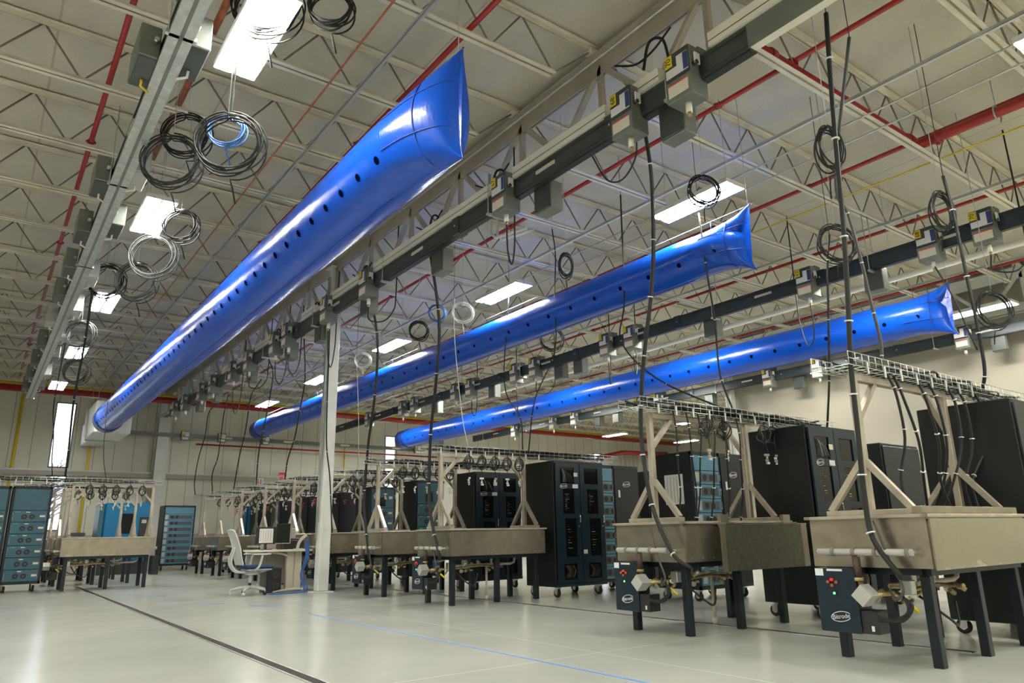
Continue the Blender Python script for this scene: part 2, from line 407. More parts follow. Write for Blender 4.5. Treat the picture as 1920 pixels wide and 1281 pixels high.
def girder(x, label, y0, y1, gm='girder_paint', leg=.13):
    t = thing('roof_girder', label, 'girder', (x, 0, 5.27))
    T, B, Wb = MB(), MB(), MB()
    T.box(-.14, -.01, y0, y1, .92, .94, gm).box(.01, .14, y0, y1, .92, .94, gm).box(-.03, -.01, y0, y1, .72, .94, gm).box(.01, .03, y0, y1, .72, .94, gm)
    B.box(-.12, -.01, y0, y1, 0, .02, gm).box(.01, .12, y0, y1, 0, .02, gm).box(-.03, -.01, y0, y1, 0, leg, gm).box(.01, .03, y0, y1, 0, leg, gm)
    ys = [y for y in JY if y0+.2 < y < y1-.2]
    for i, y in enumerate(ys):
        Wb.bar((0, y, .05), (0, y, .86), .06, .06, gm)
        if i+1 < len(ys):
            m = (y+ys[i+1])/2
            Wb.bar((0, y, .86), (0, m, .06), .07, .05, gm); Wb.bar((0, m, .06), (0, ys[i+1], .86), .05, .07, gm)
    part('top_chord', T, t); part('bottom_chord', B, t); part('web', Wb, t)
girder(5.12, 'deep steel truss girder carried by the freestanding column near the desk', -2, Y1-.6)
girder(17.2, 'deep steel truss girder above the plain right wall', -2, Y1-.6, 'column_paint', .19)
def bridging(x, z, label, y0=-1, y1=28.6, m='strut'):
    solo('bridging_angle', MB().box(x-.02, x+.02, y0, y1, z, z+.004, m).box(x-.02, x-.016, y0, y1, z, z+.04, m), label, 'bridging')
for x, z, lb in ((2.78, 5.677, 'bright metal bridging angle under the joists left of the thin copper pipe'), (-2.4, 5.677, 'metal bridging angle under the joists at the outer left'),
                 (7.5, 5.677, 'metal bridging angle under the joists right of the near girder'), (11.3, 5.677, 'metal bridging angle under the joists at mid bay'),
                 (14.9, 5.677, 'metal bridging angle under the joists nearest the far girder')): bridging(x, z, lb)

# ------------------------------------------------------------------ pipes
def pipe(name, pts, r, m, label, cat='pipe', couplings=(), group=None, hangers=0):
    t = thing(name, label, cat, pts[0], 0, group); o = Vector(pts[0])
    P = [Vector(p)-o for p in pts]
    part('pipe_run', MB().tube(P, r, m, 12), t)
    for k in range(4 if hangers else 0): part('hanger_rod', MB().cyl((1.5+k*2.4, 0, 0), (1.5+k*2.4, 0, 6.34-o.z), .006, 'galv', 5), t)
    for c in couplings:
        c = Vector(c)-o; part('coupling', MB().tube([c-Vector((0, .04, 0)), c+Vector((0, .04, 0))], r*1.35, m, 12).box(c.x-r*1.9, c.x+r*1.9, c.y-.015, c.y+.015, c.z-.012, c.z+.012, m), t)
    return t
pipe('sprinkler_pipe', [(.56, 1, 5.95), (.56, 26.4, 5.95)], .030, 'red_pipe', 'thin red sprinkler pipe at the far left above the joist chords', couplings=[(.56, y, 5.95) for y in (5.9, 9.9, 13.9, 17.9, 22)])
pipe('sprinkler_pipe', [(3.42, 1, 5.95), (3.42, 26.4, 5.95)], .030, 'red_pipe', 'red sprinkler pipe just behind the largest blue duct', couplings=[(3.42, y, 5.95) for y in (4.6, 8, 12, 16.2, 21)])
pipe('sprinkler_pipe', [(6.66, 1, 5.95), (6.66, 26.4, 5.95)], .030, 'red_pipe', 'red sprinkler pipe just right of the near girder', couplings=[(6.66, y, 5.95) for y in (4.7, 5.2, 9, 13.4, 18)])
pipe('sprinkler_pipe', [(9.56, 0, 5.95), (9.56, 26.4, 5.95)], .030, 'red_pipe', 'red sprinkler pipe above the middle blue duct', couplings=[(9.56, y, 5.95) for y in (5.3, 10.1, 15)])
pipe('sprinkler_pipe', [(12.2, 1, 5.95), (12.2, 26.4, 5.95)], .030, 'red_pipe', 'red sprinkler pipe above the farthest blue duct', couplings=[(12.2, y, 5.95) for y in (5.0, 8.4, 13)])
pipe('sprinkler_pipe', [(15.9, 3, 5.95), (15.9, 26.4, 5.95)], .030, 'red_pipe', 'red sprinkler pipe nearest the far girder')
def big_pipe():
    t = thing('sprinkler_main', 'thick glossy red sprinkler main with an elbow at the upper right', 'pipe', (5.6, 3.66, 5.82))
    e = [(0, 0, 0), (3.72, 0, 0)]+[(3.72+.13*math.sin(a), -.13*(1-math.cos(a)), 0) for a in (R(15*k) for k in range(1, 7))]+[(3.85, -3.6, 0)]
    part('pipe_run', MB().tube(e, .065, 'red_pipe', 16), t)
    for p, d in (((3.62, 0, 0), (1, 0, 0)), ((3.85, -.26, 0), (0, 1, 0)), ((.6, 0, 0), (1, 0, 0))):
        p = Vector(p); d = Vector(d); part('coupling', MB().tube([p-d*.04, p+d*.04], .085, 'red_pipe', 16).bar(p-Vector((0, 0, .10)), p+Vector((0, 0, .10)), .05, .03, 'red_pipe'), t)
    part('riser', MB().cyl((.98, 0, 0), (1.06, .1, .16), .045, 'red_pipe').cyl((1.0, 0, .06), (1.02, 0, .09), .07, 'red_pipe').cyl((1.05, .1, .13), (1.07, .1, .16), .06, 'red_pipe'), t)
    part('clevis_hanger', MB().ring((3.85, -.95, -.02), (0, 1, 0), .11, .010, 'galv').cyl((3.85, -.95, .08), (3.85, -.95, .45), .006, 'galv', 6), t)
big_pipe()
t = pipe('sprinkler_main', [(X0, 26.5, 5.56), (30.8, 26.5, 5.56)], .11, 'red_pipe', 'thick red sprinkler main running across in front of the far wall')
pipe('gas_pipe', [(X0, 27.0, 5.80), (30.5, 27.0, 5.80)], .045, 'gas_yellow', 'yellow gas pipe running across just behind the thick red main')
pipe('gas_pipe', [(.80, 28.85, 1.2), (.80, 28.85, 5.8)], .05, 'gas_yellow', 'thick yellow gas pipe rising up the far wall left of the tall window')
pipe('gas_pipe', [(2.95, 28.85, .4), (2.95, 28.85, 5.8)], .045, 'gas_yellow', 'yellow gas pipe rising up the far wall right of the tall window')
pipe('gas_pipe', [(12.35, 28.85, 2.0), (12.35, 28.85, 4.6)], .025, 'gas_yellow', 'slim yellow gas pipe on the far wall seen right of the freestanding column')
pipe('gas_pipe', [(10.3, 0, 5.93), (10.3, 24, 5.93)], .012, 'gas_yellow', 'very thin yellow line running beside the red sprinkler pipes overhead')
pipe('sprinkler_pipe', [(6.3, 28.4, 4.36), (16.6, 28.4, 4.36)], .035, 'red_pipe', 'low thin red sprinkler pipe in front of the far wall', hangers=1)
pipe('sprinkler_riser', [(26.4, 28.5, .0), (26.4, 28.5, 4.6), (26.45, 28.2, 4.8), (26.6, 26.7, 4.9), (30, 26.7, 5.0)], .12, 'red_pipe', 'thick red riser pipe beside the farthest window')
pipe('copper_pipe', [(1.27, 1.5, 5.86), (1.27, 10.6, 5.86)], .038, 'copper', 'thick copper pipe beside the left busway')
pipe('copper_pipe', [(2.42, 1, 5.60), (2.42, 25.8, 5.60)], .010, 'copper', 'very thin copper pipe crossing between the left busway and the largest blue duct')
for i, (x, z) in enumerate(((7.9, 5.66), (8.25, 5.62))):
    pipe('conduit', [(x, 0, z), (x, 20+i*4, z)], .012, 'galv', ('thin grey conduit under the joists, left one of a pair above the middle duct', 'thin grey conduit under the joists, right one of a pair above the middle duct')[i], 'conduit')
pipe('conduit', [(4.55, .5, 5.66), (4.55, 10, 5.66)], .010, 'galv', 'thin conduit running alongside the near girder', 'conduit')
for i in range(6):
    x = 28.2+i*.32
    pipe('conduit', [(x, 28.6, .2), (x, 28.6, 5.3)], .05, 'white', 'white vertical pipe on the far wall right of the farthest window, %s from the window' % ORD[i], 'pipe', group='white vertical pipes by the farthest window')
pipe('white_pipe', [(13.9, 1.5, 5.62), (13.9, 25, 5.62)], .06, 'white', 'long white overhead pipe between the farthest duct and the right wall')
def white_pipes():
    m = MB()
    for dx in (0, .13): m.tube([(5.75+dx, 8.3, 6.34), (5.75+dx, 8.3, 5.35), (5.78+dx, 8.2, 5.25), (5.9+dx, 7.6, 5.22)], .025, 'white', 8)
    solo('vent_pipe', m, 'pair of bent white pipes behind the busway end of the near girder', 'pipe')
white_pipes()

# ------------------------------------------------------------------ light fixtures
def fixture(loc, label):
    t = thing('light_fixture', label, 'light', loc, 0, 'twin-lens strip lights')
    h = MB(); h.box(-.18, .18, -.62, .62, .03, .055, 'white').box(-.05, .05, -.55, .55, .055, .10, 'white').box(-.185, -.175, -.62, .62, -.005, .05, 'white').box(.175, .185, -.62, .62, -.005, .05, 'white').box(-.02, .02, -.62, .62, -.005, .03, 'white')
    h.box(-.18, .18, -.625, -.615, -.005, .05, 'white').box(-.18, .18, .615, .625, -.005, .05, 'white')
    part('housing', h, t)
    for s in (-1, 1): part('lens', MB().box(s*.106-.062, s*.106+.062, -.612, .612, -.010, .028, 'lens'), t)
    for s in (-1, 1): part('hanger_wire', MB().tube([(0, s*.5, .1), (0, s*.5, 1.28)], .004, 'galv', 4), t)
    return t
LY = [-7.5, -3.2, 1.12, 5.46, 9.80, 14.13, 18.45, 22.75]
FX = None
for rx, rn in ((1.37, 'beside the left busway'), (7.05, 'between the two nearest blue ducts'), (11.08, 'between the middle and farthest blue ducts'), (15.60, 'right of the farthest blue duct'), (22.3, 'in the far right bay'), (27.0, 'outermost in the far right bay')):
    for k, y in enumerate(LY):
        if rx > 20 and y < 14: continue
        lab = 'strip light in the row %s, %s from camera' % (rn, ORD[max(0, k-2)] if rx < 20 else ORD[k-5])
        if y < 3: lab = 'strip light in the row %s, %s' % (rn, ('at the very back', 'behind the camera', 'directly overhead')[k])
        if FX is None: FX = fixture((rx, y, 5.06), lab)
        else: dup(FX, (rx, y, 5.06), lab)
for k, y in enumerate(LY[:5]):
    dup(FX, (-4.3, y, 5.06), 'glowing twin strip light in the outermost left row, %s from the back' % ORD[k])

# ------------------------------------------------------------------ blue fabric ducts
def sock(x, r, hole_deg, pitch, label, near=4.9, far=24.0, z=4.40, seed=1, fl=(.38, 1.6), notch=0):
    t = thing('fabric_duct', label, 'duct', (x, near, z)); L = far-near; n = 56
    rs = random.Random(seed); m = MB(); rows = []
    st = [0, .03, .08, .15, .24, .34, .45, .58, .72, .9, 1.1, 1.3]+[1.3+.8*k for k in range(1, int((L-1.3)/.8))]+[L]
    E_ = 1.15*r/.36
    for s_ in st:
        q = max(0, 1-s_/E_)                              # 1 at the seam, 0 in the body
        a = r*math.sqrt(max(0, 1-q**2.4)); a = max(a, .012)
        b = r*(1+fl[0]*max(0, (q-.25)/.75)**fl[1]-(.05*math.sin(math.pi*min(1, q*1.6)) if notch else 0))
        row = []
        for k in range(n):
            th = 2*math.pi*k/n; cx, cz = math.cos(th), math.sin(th)
            sq = 1+(.03*q*(abs(cz)**6))
            w = 1+(.03*q*(1-q)*4*math.sin(7*th+seed)*abs(math.sin(th))**2)
            row.append((cx*a*w, s_+((notch*(1-abs(cz)**3)*max(0, 1-s_/.5)+notch*.9*math.exp(-((cz-.35)/.16)**2)*max(0, 1-s_/.3)) if notch else -(.05*abs(cz)**4 if s_ < .2 else 0)*r/.36), cz*b*sq*w))
        rows.append(row)
    vs = [p for row in rows for p in row]; fs = []
    for i in range(len(rows)-1):
        for k in range(n): fs.append((i*n+k, (i+1)*n+k, (i+1)*n+(k+1) % n, i*n+(k+1) % n))
    m.add([(-v[0], v[1], v[2]) for v in vs], fs, 'sock', True)
    m.add([(-v[0], v[1], v[2]) for v in rows[0]], [list(range(n))], 'sock')
    y = E_*.45
    while y < L-.5:                                      # punched outlets along one side and its mirror
        for sg in (1, -1):
            a = R(hole_deg) if sg == 1 else R(180-hole_deg)
            q = max(0, 1-y/E_); rr = r*math.sqrt(1-q**2.4)+.003
            nr = Vector((math.cos(a), 0, math.sin(a)))
            # small curved patch hugging the cloth
            for (u0) in (0,):
                N = 12; hr = .040*r/.36; c = []
                for j in range(N):
                    t2 = 2*math.pi*j/N; da = hr*math.cos(t2)/rr; c.append((math.cos(a+da)*rr, y+hr*math.sin(t2), math.sin(a+da)*rr))
                m.add(c, [list(range(N)) if sg == -1 else list(range(N))[::-1]], 'sock_hole')
        y += pitch
    part('body', m, t)
    sm = MB(); n_ = 40
    ab = lambda s_: (r*math.sqrt(max(.001, 1-max(0, 1-s_/E_)**2.4)), r*(1+fl[0]*max(0, (max(0, 1-s_/E_)-.25)/.75)**fl[1]))
    for zf in (.42, -.42):
        sm.tube([(-ab(q)[0]*math.sqrt(1-zf*zf)-.002, q, zf*ab(q)[1]) for q in (E_*(.02+.06*k) for k in range(12))], .005, 'sock_seam', 5)
    a_, b_ = ab(E_*.28); sm.tube([(-a_*math.sin(math.pi*k/n_)-.002, E_*.28, b_*math.cos(math.pi*k/n_)) for k in range(n_+1)], .006, 'sock_seam', 5)
    part('panel_seam', sm, t)
    part('end_seam', MB().tube([(0, p[1]-.004, p[2]) for p in rows[0][n//4:3*n//4+1]], .008, 'sock_seam', 6), t)
    part('bottom_seam', MB().tube([(0, E_, -r-.002), (0, L, -r-.002)], .006, 'sock_seam', 5), t)
    part('inlet_collar', MB().tube([(0, L-.55, 0), (0, L-.5, 0), (0, L+.02, 0)], [r+.004, r+.012, r+.012], 'sock_seam', 40).ring((0, L-.5, 0), (0, 1, 0), r+.014, .012, 'navy_face', 40), t)
    w = MB().tube([(0, -.1, r+.13), (0, L, r+.13)], .0035, 'galv', 4)
    for k in range(int(L/1.5)): w.cyl((0, .6+k*1.5, r-.02), (0, .6+k*1.5, r+.13), .004, 'sock_seam', 4)
    w.cyl((0, L-.2, r+.13), (0, L-.2, 1.94), .004, 'galv', 4).cyl((0, .02, r+.13), (0, .02, 1.94), .004, 'galv', 4)
    part('suspension_cable', w, t)
    return t
sock(2.80, .368, 212, .39, 'largest glossy blue inflated fabric duct, nearest, overhead at the left', near=4.47, seed=1)
sock(7.23, .290, 206, .54, 'middle glossy blue inflated fabric duct, passing behind the freestanding column', near=4.80, seed=2, fl=(.46, 3.2), notch=.10)
sock(12.56, .325, 196, .54, 'farthest blue inflated fabric duct, lowest in view at the right', near=4.76, seed=3, fl=(.36, 3.2), notch=.10)
def plenum():
    t = thing('supply_box', 'white metal air supply box at the far end of the largest blue duct', 'air box', (2.95, 25.2, 4.04))
    part('casing', MB().box(-.44, .55, -.9, 1.05, .02, .98, 'white', .02), t)
    part('flange', MB().box(-.49, .60, 1.05, 1.10, -.02, 1.02, 'galv'), t)
    for a in (-.4, .5):
        for b in (-.8, .8): part('hanger_rod', MB().cyl((a, b, 1.0), (a, b, 1.68), .008, 'galv', 6), t)
    part('supply_duct', MB().box(-.3, .4, 1.1, 3.75, .1, .8, 'white', .02), t)
plenum()

# ------------------------------------------------------------------ busways
def busway(x, y0, y1, z, label, cream=(), hang=3.01, w=.12, h=.22, strut=False, bm='bus_green'):
    t = thing('busway', label, 'busway', (x, y0, z)); L = y1-y0
    b = MB(); b.box(-w/2, w/2, 0, L, 0, h, bm).box(-w/2-.012, -w/2, 0, L, .03, .045, bm).box(-w/2-.012, -w/2, 0, L, h-.045, h-.03, bm)
    b.box(-w/2+.02, w/2-.02, 0, L, -.012, 0, 'bus_dark')
    part('housing', b, t)
    k = 1.6
    while k < L-.5:
        part('joint_cover', MB().box(-w/2-.016, w/2+.016, k, k+.16, -.008, h+.008, bm).cyl((-w/2-.02, k+.08, h/2), (-w/2-.035, k+.08, h/2), .012, 'zinc', 8), t)
        k += 3.05
    k = 2.6
    while k < L-.5:
        part('rating_label', MB().box(-w/2-.0145, -w/2+.001, k, k+.34, h*.45, h*.62, 'label_cream'), t); k += 3.05
    for a, c in cream: part('raceway', MB().box(-w/2-.03, w/2-.01, a-y0, c-y0, h+.012, h+.155, 'cream').box(-w/2-.034, -w/2-.03, a-y0, c-y0, h+.06, h+.066, 'bus_green'), t, 'cream raceway')
    if strut: part('strut_channel', MB().box(-.09, .09, 0, L, -.045, -.013, 'galv').box(-.015, .015, .02, L-.02, -.047, -.045, 'bus_box').box(.075, .11, 0, L, h, h+.05, 'strut'), t)
    k = .9
    while k < L:
        zt = (5.72-z) if abs(x-5) > .6 else (5.30-z)
        if x < 2 or x > 6: zt = 5.74-z
        part('hanger_rod', MB().cyl((w/2+.03, k, -.03), (w/2+.03, k, zt), .007, 'galv', 6).cyl((-w/2-.03, k, -.03), (-w/2-.03, k, zt), .007, 'galv', 6).box(-w/2-.05, w/2+.05, k-.02, k+.02, -.045, -.015, 'galv'), t)
        k += hang
    return t
busway(.80, 1.5, 23.5, 4.80, 'galvanised busway overhead at the far left, seen from below', strut=True, w=.13, h=.2)
t2 = busway(4.86, 3.02, 25.8, 4.91, 'dark green busway overhead running in front of the freestanding column', cream=[(1.2, 3.4), (4.0, 4.35), (4.75, 6.4), (6.9, 10.3), (10.9, 12.2), (12.9, 13.6), (15.4, 16.6), (18, 19.4)], w=.12, h=.23)
part('end_section', MB().box(-.06, .05, -1.9, 0, .02, .2, 'cream').box(-.065, -.06, -.75, 0, .0, .23, 'bus_box'), t2, 'cream painted end length')
busway(10.75, 1.2, 26, 4.80, 'dark busway overhead between the middle and farthest blue ducts', w=.12, h=.23, bm='bus_blue')
busway(16.9, 3.0, 25.8, 4.80, 'dark busway overhead in front of the plain right wall', w=.12, h=.23, bm='bus_blue')
def cross_bus():
    t = thing('busway', 'grey busway running crosswise in front of the far wall', 'busway', (4, 28.55, 4.58))
    part('housing', MB().box(0, 12.8, -.06, .06, 0, .15, 'bus_box').box(0, 12.8, -.065, -.06, .05, .06, 'bus_green'), t)
    for k in range(5): part('hanger_rod', MB().cyl((.6+k*2.9, 0, .15), (.6+k*2.9, 0, 1.2), .008, 'galv', 6), t)
    for k in range(4): part('rating_label', MB().box(3.2+2.4*k, 3.6+2.4*k, -.068, -.059, .04, .11, 'label_cream'), t)
cross_bus()

# plug-in boxes
WN = {}
PB = {}
def plug_proto(num, kind):
    t = thing('bus_plug', 'x', 'plug box', (0, 0, 0))
    if kind == 'switch':
        b = MB(); b.box(-.19, -.065, -.145, .145, .02, .30, 'bus_box', .006).box(-.20, .03, -.145, .145, -.20, .02, 'bus_box', .006)
        b.box(-.06, .10, -.145, .145, .235, .33, 'bus_box', .004)
        part('enclosure', b, t)
        part('cover', MB().box(-.205, -.19, -.14, .14, .025, .295, 'bus_green', .003), t)
        part('data_label', MB().box(-.2075, -.2055, -.13, .0, .05, .24, 'label_white').box(-.2085, -.2075, -.13, -.075, .06, .235, 'label_blue').box(-.2075, -.2055, .0, .13, .05, .14, 'label_white'), t)
        part('warning_label', MB().box(-.2035, -.2005, -.11, .12, -.15, -.02, 'label_cream').box(-.2040, -.2035, -.11, .12, -.035, -.02, 'red_sign'), t, 'cream warning label with a red bar')
        nt = part('number_tag', MB().box(-.2085, -.2055, .05, .135, .165, .285, 'yellow'), t, 'yellow number tag')
        if num: text('numerals', num, .085, 'ink', (-.2092, .0925, .225), FACE_X, nt, R(90))
        hd = MB(); hd.cyl((-.15, -.145, .10), (-.15, -.19, .10), .022, 'rust_pipe', 10).box(-.17, -.10, -.185, -.17, .09, .20, 'label_white')
        part('switch_handle', hd, t)
        part('cord_grip', MB().cyl((-.08, 0, -.20), (-.08, 0, -.30), .03, 'cream', 10).cyl((-.08, 0, -.30), (-.08, 0, -.34), .02, 'brass', 8), t)
    else:
        part('enclosure', MB().box(.02, .20, -.15, .15, -.34, .02, 'bus_box', .008), t)
        part('cover', MB().box(-.005, .02, -.14, .14, -.33, .01, 'bus_green', .004), t)
        part('mounting_bracket', MB().box(-.03, .12, -.05, .05, .0, .05, 'galv'), t)
    return t
def plug(x, y, z, kind, num, label):
    key = (kind, num)
    if key not in PB:
        p = plug_proto(num, kind); PB[key] = p; p.location = (x, y, z); p['label'] = label
    else: p = dup(PB[key], (x, y, z), label)
    p['group'] = 'plug-in boxes on the overhead busways'
    return p
S2 = [(3.68, '70'), (4.42, '68'), (6.55, '67'), (10.45, '66'), (12.15, '65'), (14.25, '64'), (15.05, '63'), (16.9, '62'), (18.2, '61'), (20.1, '60'), (21.3, '59'), (23.3, '58'), (24.6, '57')]
for i, (y, n) in enumerate(S2):
    lab = 'grey plug box on the busway at the freestanding column, %s from its cream end' % ORD[i]
    if i < 2: lab = ('large grey plug box tagged 70 beside the cream end of the busway', 'large grey plug box tagged 68, just beyond the one at the cream end')[i]
    plug(4.86, y, 4.93, 'switch', n if i < 3 else '', lab)
for i, y in enumerate((4.0, 6.0, 8.45, 10.9, 13.0, 14.7, 17.4, 20.6, 22.4)):
    plug(4.90, y, 4.93, 'drop', '', 'plain tap box under the busway at the freestanding column, %s from its cream end' % ORD[i])
S3 = [(3.47, '70'), (4.20, '68'), (6.15, '62'), (10.2, ''), (10.95, ''), (13.5, ''), (14.3, ''), (16.4, ''), (17.2, ''), (19.6, ''), (20.4, ''), (22.9, '')]
for i, (y, n) in enumerate(S3):
    plug(10.75, y, 4.82, 'switch', n, 'plug box on the busway between middle and farthest ducts, %s from camera' % ORD[i])
for i, y in enumerate((5.15, 8.3, 12.1, 12.8, 15.6, 18.6)):
    plug(10.79, y, 4.82, 'drop', '', 'tap box under the busway between middle and farthest ducts, %s from camera' % ORD[i])
for i, y in enumerate((6.3, 9.7, 11.15, 15.1, 15.9, 19.1, 20.3, 22.7)):
    plug(16.9, y, 4.82, 'switch', '', 'plug box on the busway before the plain right wall, %s from camera' % ORD[i])
for i, y in enumerate((5.7, 10.4, 13.3, 17.2, 18.1)):
    plug(16.94, y, 4.82, 'drop', '', 'tap box under the busway before the plain right wall, %s from camera' % ORD[i])
def left_plug(x, y, z, side, pale, label):
    t = thing('bus_plug', label, 'plug box', (x, y, z), 0, 'plug-in boxes on the overhead busways'); s = side
    m = 'bus_box' if not pale else 'grey_box'
    part('enclosure', MB().box(min(s*.08, s*.24), max(s*.08, s*.24), -.26, .26, -.05, .25, m, .008), t)
    part('cover', MB().box(min(s*.08, s*.24)+.01, max(s*.08, s*.24)-.01, -.24, .24, -.058, -.05, 'bus_green' if not pale else 'grey_box', .003), t)
    part('switch_handle', MB().tube([(s*.15, .1, -.058), (s*.15, .14, -.10), (s*.08, .2, -.11)], .012, 'yellow' if y < 7 and s < 0 else 'cream', 6), t)
    part('cord_grip', MB().cyl((s*.12, -.255, .1), (s*.12, -.32, .1), .02, 'zinc', 8), t)
    return t
k = 0
for i, y in enumerate((6.1, 8.7, 10.35, 11.9, 13.4, 15.1, 17.0, 18.9, 20.6, 22.2)):
    left_plug(.80, y, 4.84, -1, i in (5,), 'plug box on the outer side of the left busway, %s from the camera' % ORD[i])
for i, y in enumerate((5.75, 8.25, 9.9, 12.2, 14.2, 16.2, 18.2, 20.2, 21.9)):
    left_plug(.80, y, 4.84, 1, i % 2 == 1 or i == 4, 'plug box on the inner side of the left busway, %s from the camera' % ORD[i])
for i, (x) in enumerate((5.9, 7.2, 8.85, 15.6)):
    t = thing('bus_plug', 'small plug box with yellow tag on the crosswise busway, %s from its left end' % ORD[i], 'plug box', (x, 28.502, 4.60), 0, 'plug-in boxes on the overhead busways')
    part('enclosure', MB().box(-.14, .14, -.17, -.008, -.12, .22, 'bus_box', .005), t)
    part('data_label', MB().box(-.02, .12, -.174, -.171, .02, .18, 'label_white').box(-.1, .1, -.174, -.171, -.10, -.02, 'label_white'), t)
    part('number_tag', MB().box(-.12, -.04, -.174, -.171, .08, .2, 'yellow'), t, 'yellow number tag')

# ------------------------------------------------------------------ cables
def cable(pts, r, label, m='cable', ties=True, twin=0, kind=None):
    o = Vector(pts[-1]); top = Vector(pts[0]); P = [Vector(p)-o for p in smooth(pts)]
    t = thing('drop_cable', label, 'cable', pts[-1])
    b = MB().tube(P, r, m, 8)
    if twin:
        b.tube([p+Vector((r*1.7, r*.6, 0)) for p in P], r*.8, m, 8)
    if ties:
        for i in range(5, len(P)-3, 7):
            d = (P[i+1]-P[i]).normalized(); b.tube([P[i]-d*.005, P[i]+d*.005], r*(1.1 if not twin else 1.75), 'tie', 8)
    part('jacket', b, t)
    if top.z > 4.3 and abs(top.x-5) > .15 and abs(top.x-1) > .1:
        part('hanging_cord', MB().tube([top-o, Vector((top.x, top.y, 6.34))-o], .004, 'cable', 4), t)
    return t
cable([(5.22, 2.53, 5.13), (5.22, 2.57, 4.61), (5.22, 2.61, 3.98), (5.22, 2.65, 3.25), (5.22, 2.7, 2.64), (5.22, 2.75, 2.14), (5.22, 2.77, 1.66), (5.22, 2.79, 1.15), (5.20, 2.76, 0.85), (5.22, 2.61, 0.59)], .019, 'thickest black cable bundle dropping past the near right gantry post to its tank', twin=1)
cable([(5.5, 2.5, 5.0), (5.7, 2.9, 3.9), (5.9, 2.94, 3.63), (5.9, 2.89, 3.21), (5.9, 2.86, 2.81), (5.9, 2.83, 2.43), (5.9, 2.85, 2.2)], .014, 'grey cable dropping onto the nearest gantry tray', 'cable_grey')
cable([(5.0, 4.45, 5.09), (5.15, 4.52, 4.49), (5.2, 4.6, 3.8), (5.2, 4.67, 3.3), (5.2, 4.8, 2.78), (5.2, 4.89, 2.36), (5.2, 4.94, 1.93), (5.2, 4.92, 1.52), (5.2, 4.84, 1.11), (5.2, 4.64, 0.73), (5.25, 4.49, 0.61)], .016, 'black cable bundle dropping to the tank with the dark splash panel', twin=1)
cable([(4.95, 4.5, 4.9), (5.05, 4.62, 4.70), (5.1, 4.87, 4.57), (5.1, 5.11, 4.67), (4.95, 5.17, 4.95)], .009, 'short black cord looping under the busway beside the plug box tagged 68', ties=False)
cable([(7.0, 5.39, 4.88), (7.0, 5.35, 4.06), (7.0, 5.3, 3.42), (7.0, 5.3, 2.75), (7.0, 5.16, 2.27)], .011, 'slim black cable dropping in front of the middle duct end to the second gantry')
cable([(7.7, 2.79, 4.47), (7.7, 2.76, 3.98), (7.7, 2.75, 3.34), (7.7, 2.74, 2.83), (7.7, 2.75, 2.4), (7.7, 2.80, 2.20)], .017, 'black cable bundle dropping right of the farthest duct end', twin=1)
cable([(7.9, 3.1, 3.6), (7.7, 2.9, 3.15), (7.7, 2.84, 2.85), (7.7, 2.78, 2.59)], .008, 'thin black cord slanting into the cable bundle right of the farthest duct end', ties=False)
cable([(8.0, 4.25, 4.41), (8.0, 4.33, 4.02), (8.0, 4.41, 3.36), (8.0, 4.49, 2.72), (8.0, 4.58, 2.22), (8.0, 4.61, 2.08)], .013, 'black cable dropping onto the navy two-door cabinet behind the dark splash panel tank')
cable([(4.95, 8.73, 5.0), (5.15, 8.80, 4.01), (5.2, 8.94, 3.23), (5.2, 9.08, 2.46), (5.2, 9.12, 1.85), (5.2, 9.08, 1.26), (5.22, 8.83, 0.61)], .015, 'black cable bundle dropping to the third tank from the right', twin=1)
cable([(4.95, 10.8, 5.0), (5.15, 10.86, 4.16), (5.2, 11.0, 3.25), (5.2, 11.19, 2.46), (5.2, 11.26, 1.85), (5.2, 11.26, 1.33), (5.22, 11.04, 0.57)], .014, 'black cable bundle dropping to the fourth tank from the right', twin=1)
cable([(4.95, 12.52, 4.95), (4.96, 12.50, 3.94), (4.97, 12.5, 3.34), (5.0, 12.5, 2.54), (5.1, 12.52, 1.96), (5.22, 12.6, 1.01)], .013, 'black cable bundle dropping close in front of the freestanding column')
cable([(5.0, 14.0, 4.9), (5.1, 14.08, 4.08), (5.1, 14.28, 3.45), (5.1, 14.47, 2.93), (5.1, 14.8, 2.52), (5.2, 15.2, 2.14)], .014, 'black cable slanting down behind the desk, first left of the column')
cable([(4.95, 16.1, 4.9), (5.1, 16.17, 4.59), (5.1, 16.3, 3.99), (5.1, 16.55, 3.41), (5.1, 16.8, 2.83), (5.2, 17.14, 2.14)], .014, 'black cable slanting down behind the office chair, second left of the column')
cable([(5.1, 17.02, 4.6), (5.1, 17.7, 4.35), (5.1, 17.86, 3.98), (5.1, 17.99, 3.47), (5.1, 18.35, 2.85), (5.2, 18.95, 2.14)], .014, 'black cable slanting down above the far tanks, third left of the column')
cable([(5.1, 19.83, 4.7), (5.1, 20.11, 4.23), (5.1, 20.22, 3.59), (5.1, 20.36, 3.04), (5.1, 20.77, 2.64), (5.2, 20.95, 2.13)], .014, 'black cable slanting down above the far tanks, fourth left of the column')
cable([(5.1, 20.64, 4.6), (5.1, 21.75, 4.5), (5.1, 21.95, 3.87), (5.1, 22.5, 3.23), (5.1, 22.7, 2.57), (5.15, 22.7, 2.2)], .014, 'black cable slanting down above the farthest tank, leftmost of its row')
cable([(7.0, 8.33, 5.74), (7.0, 8.27, 5.25), (7.0, 8.33, 4.54), (7.0, 8.37, 3.68), (7.0, 8.9, 3.01), (7.0, 9.1, 2.2)], .009, 'slim black cable with white ties crossing in front of the middle duct')
cable([(7.0, 9.55, 5.0), (7.0, 9.73, 3.41), (7.0, 9.3, 2.77), (7.0, 9.25, 2.24)], .009, 'slim black cable dropping between the middle and farthest ducts')
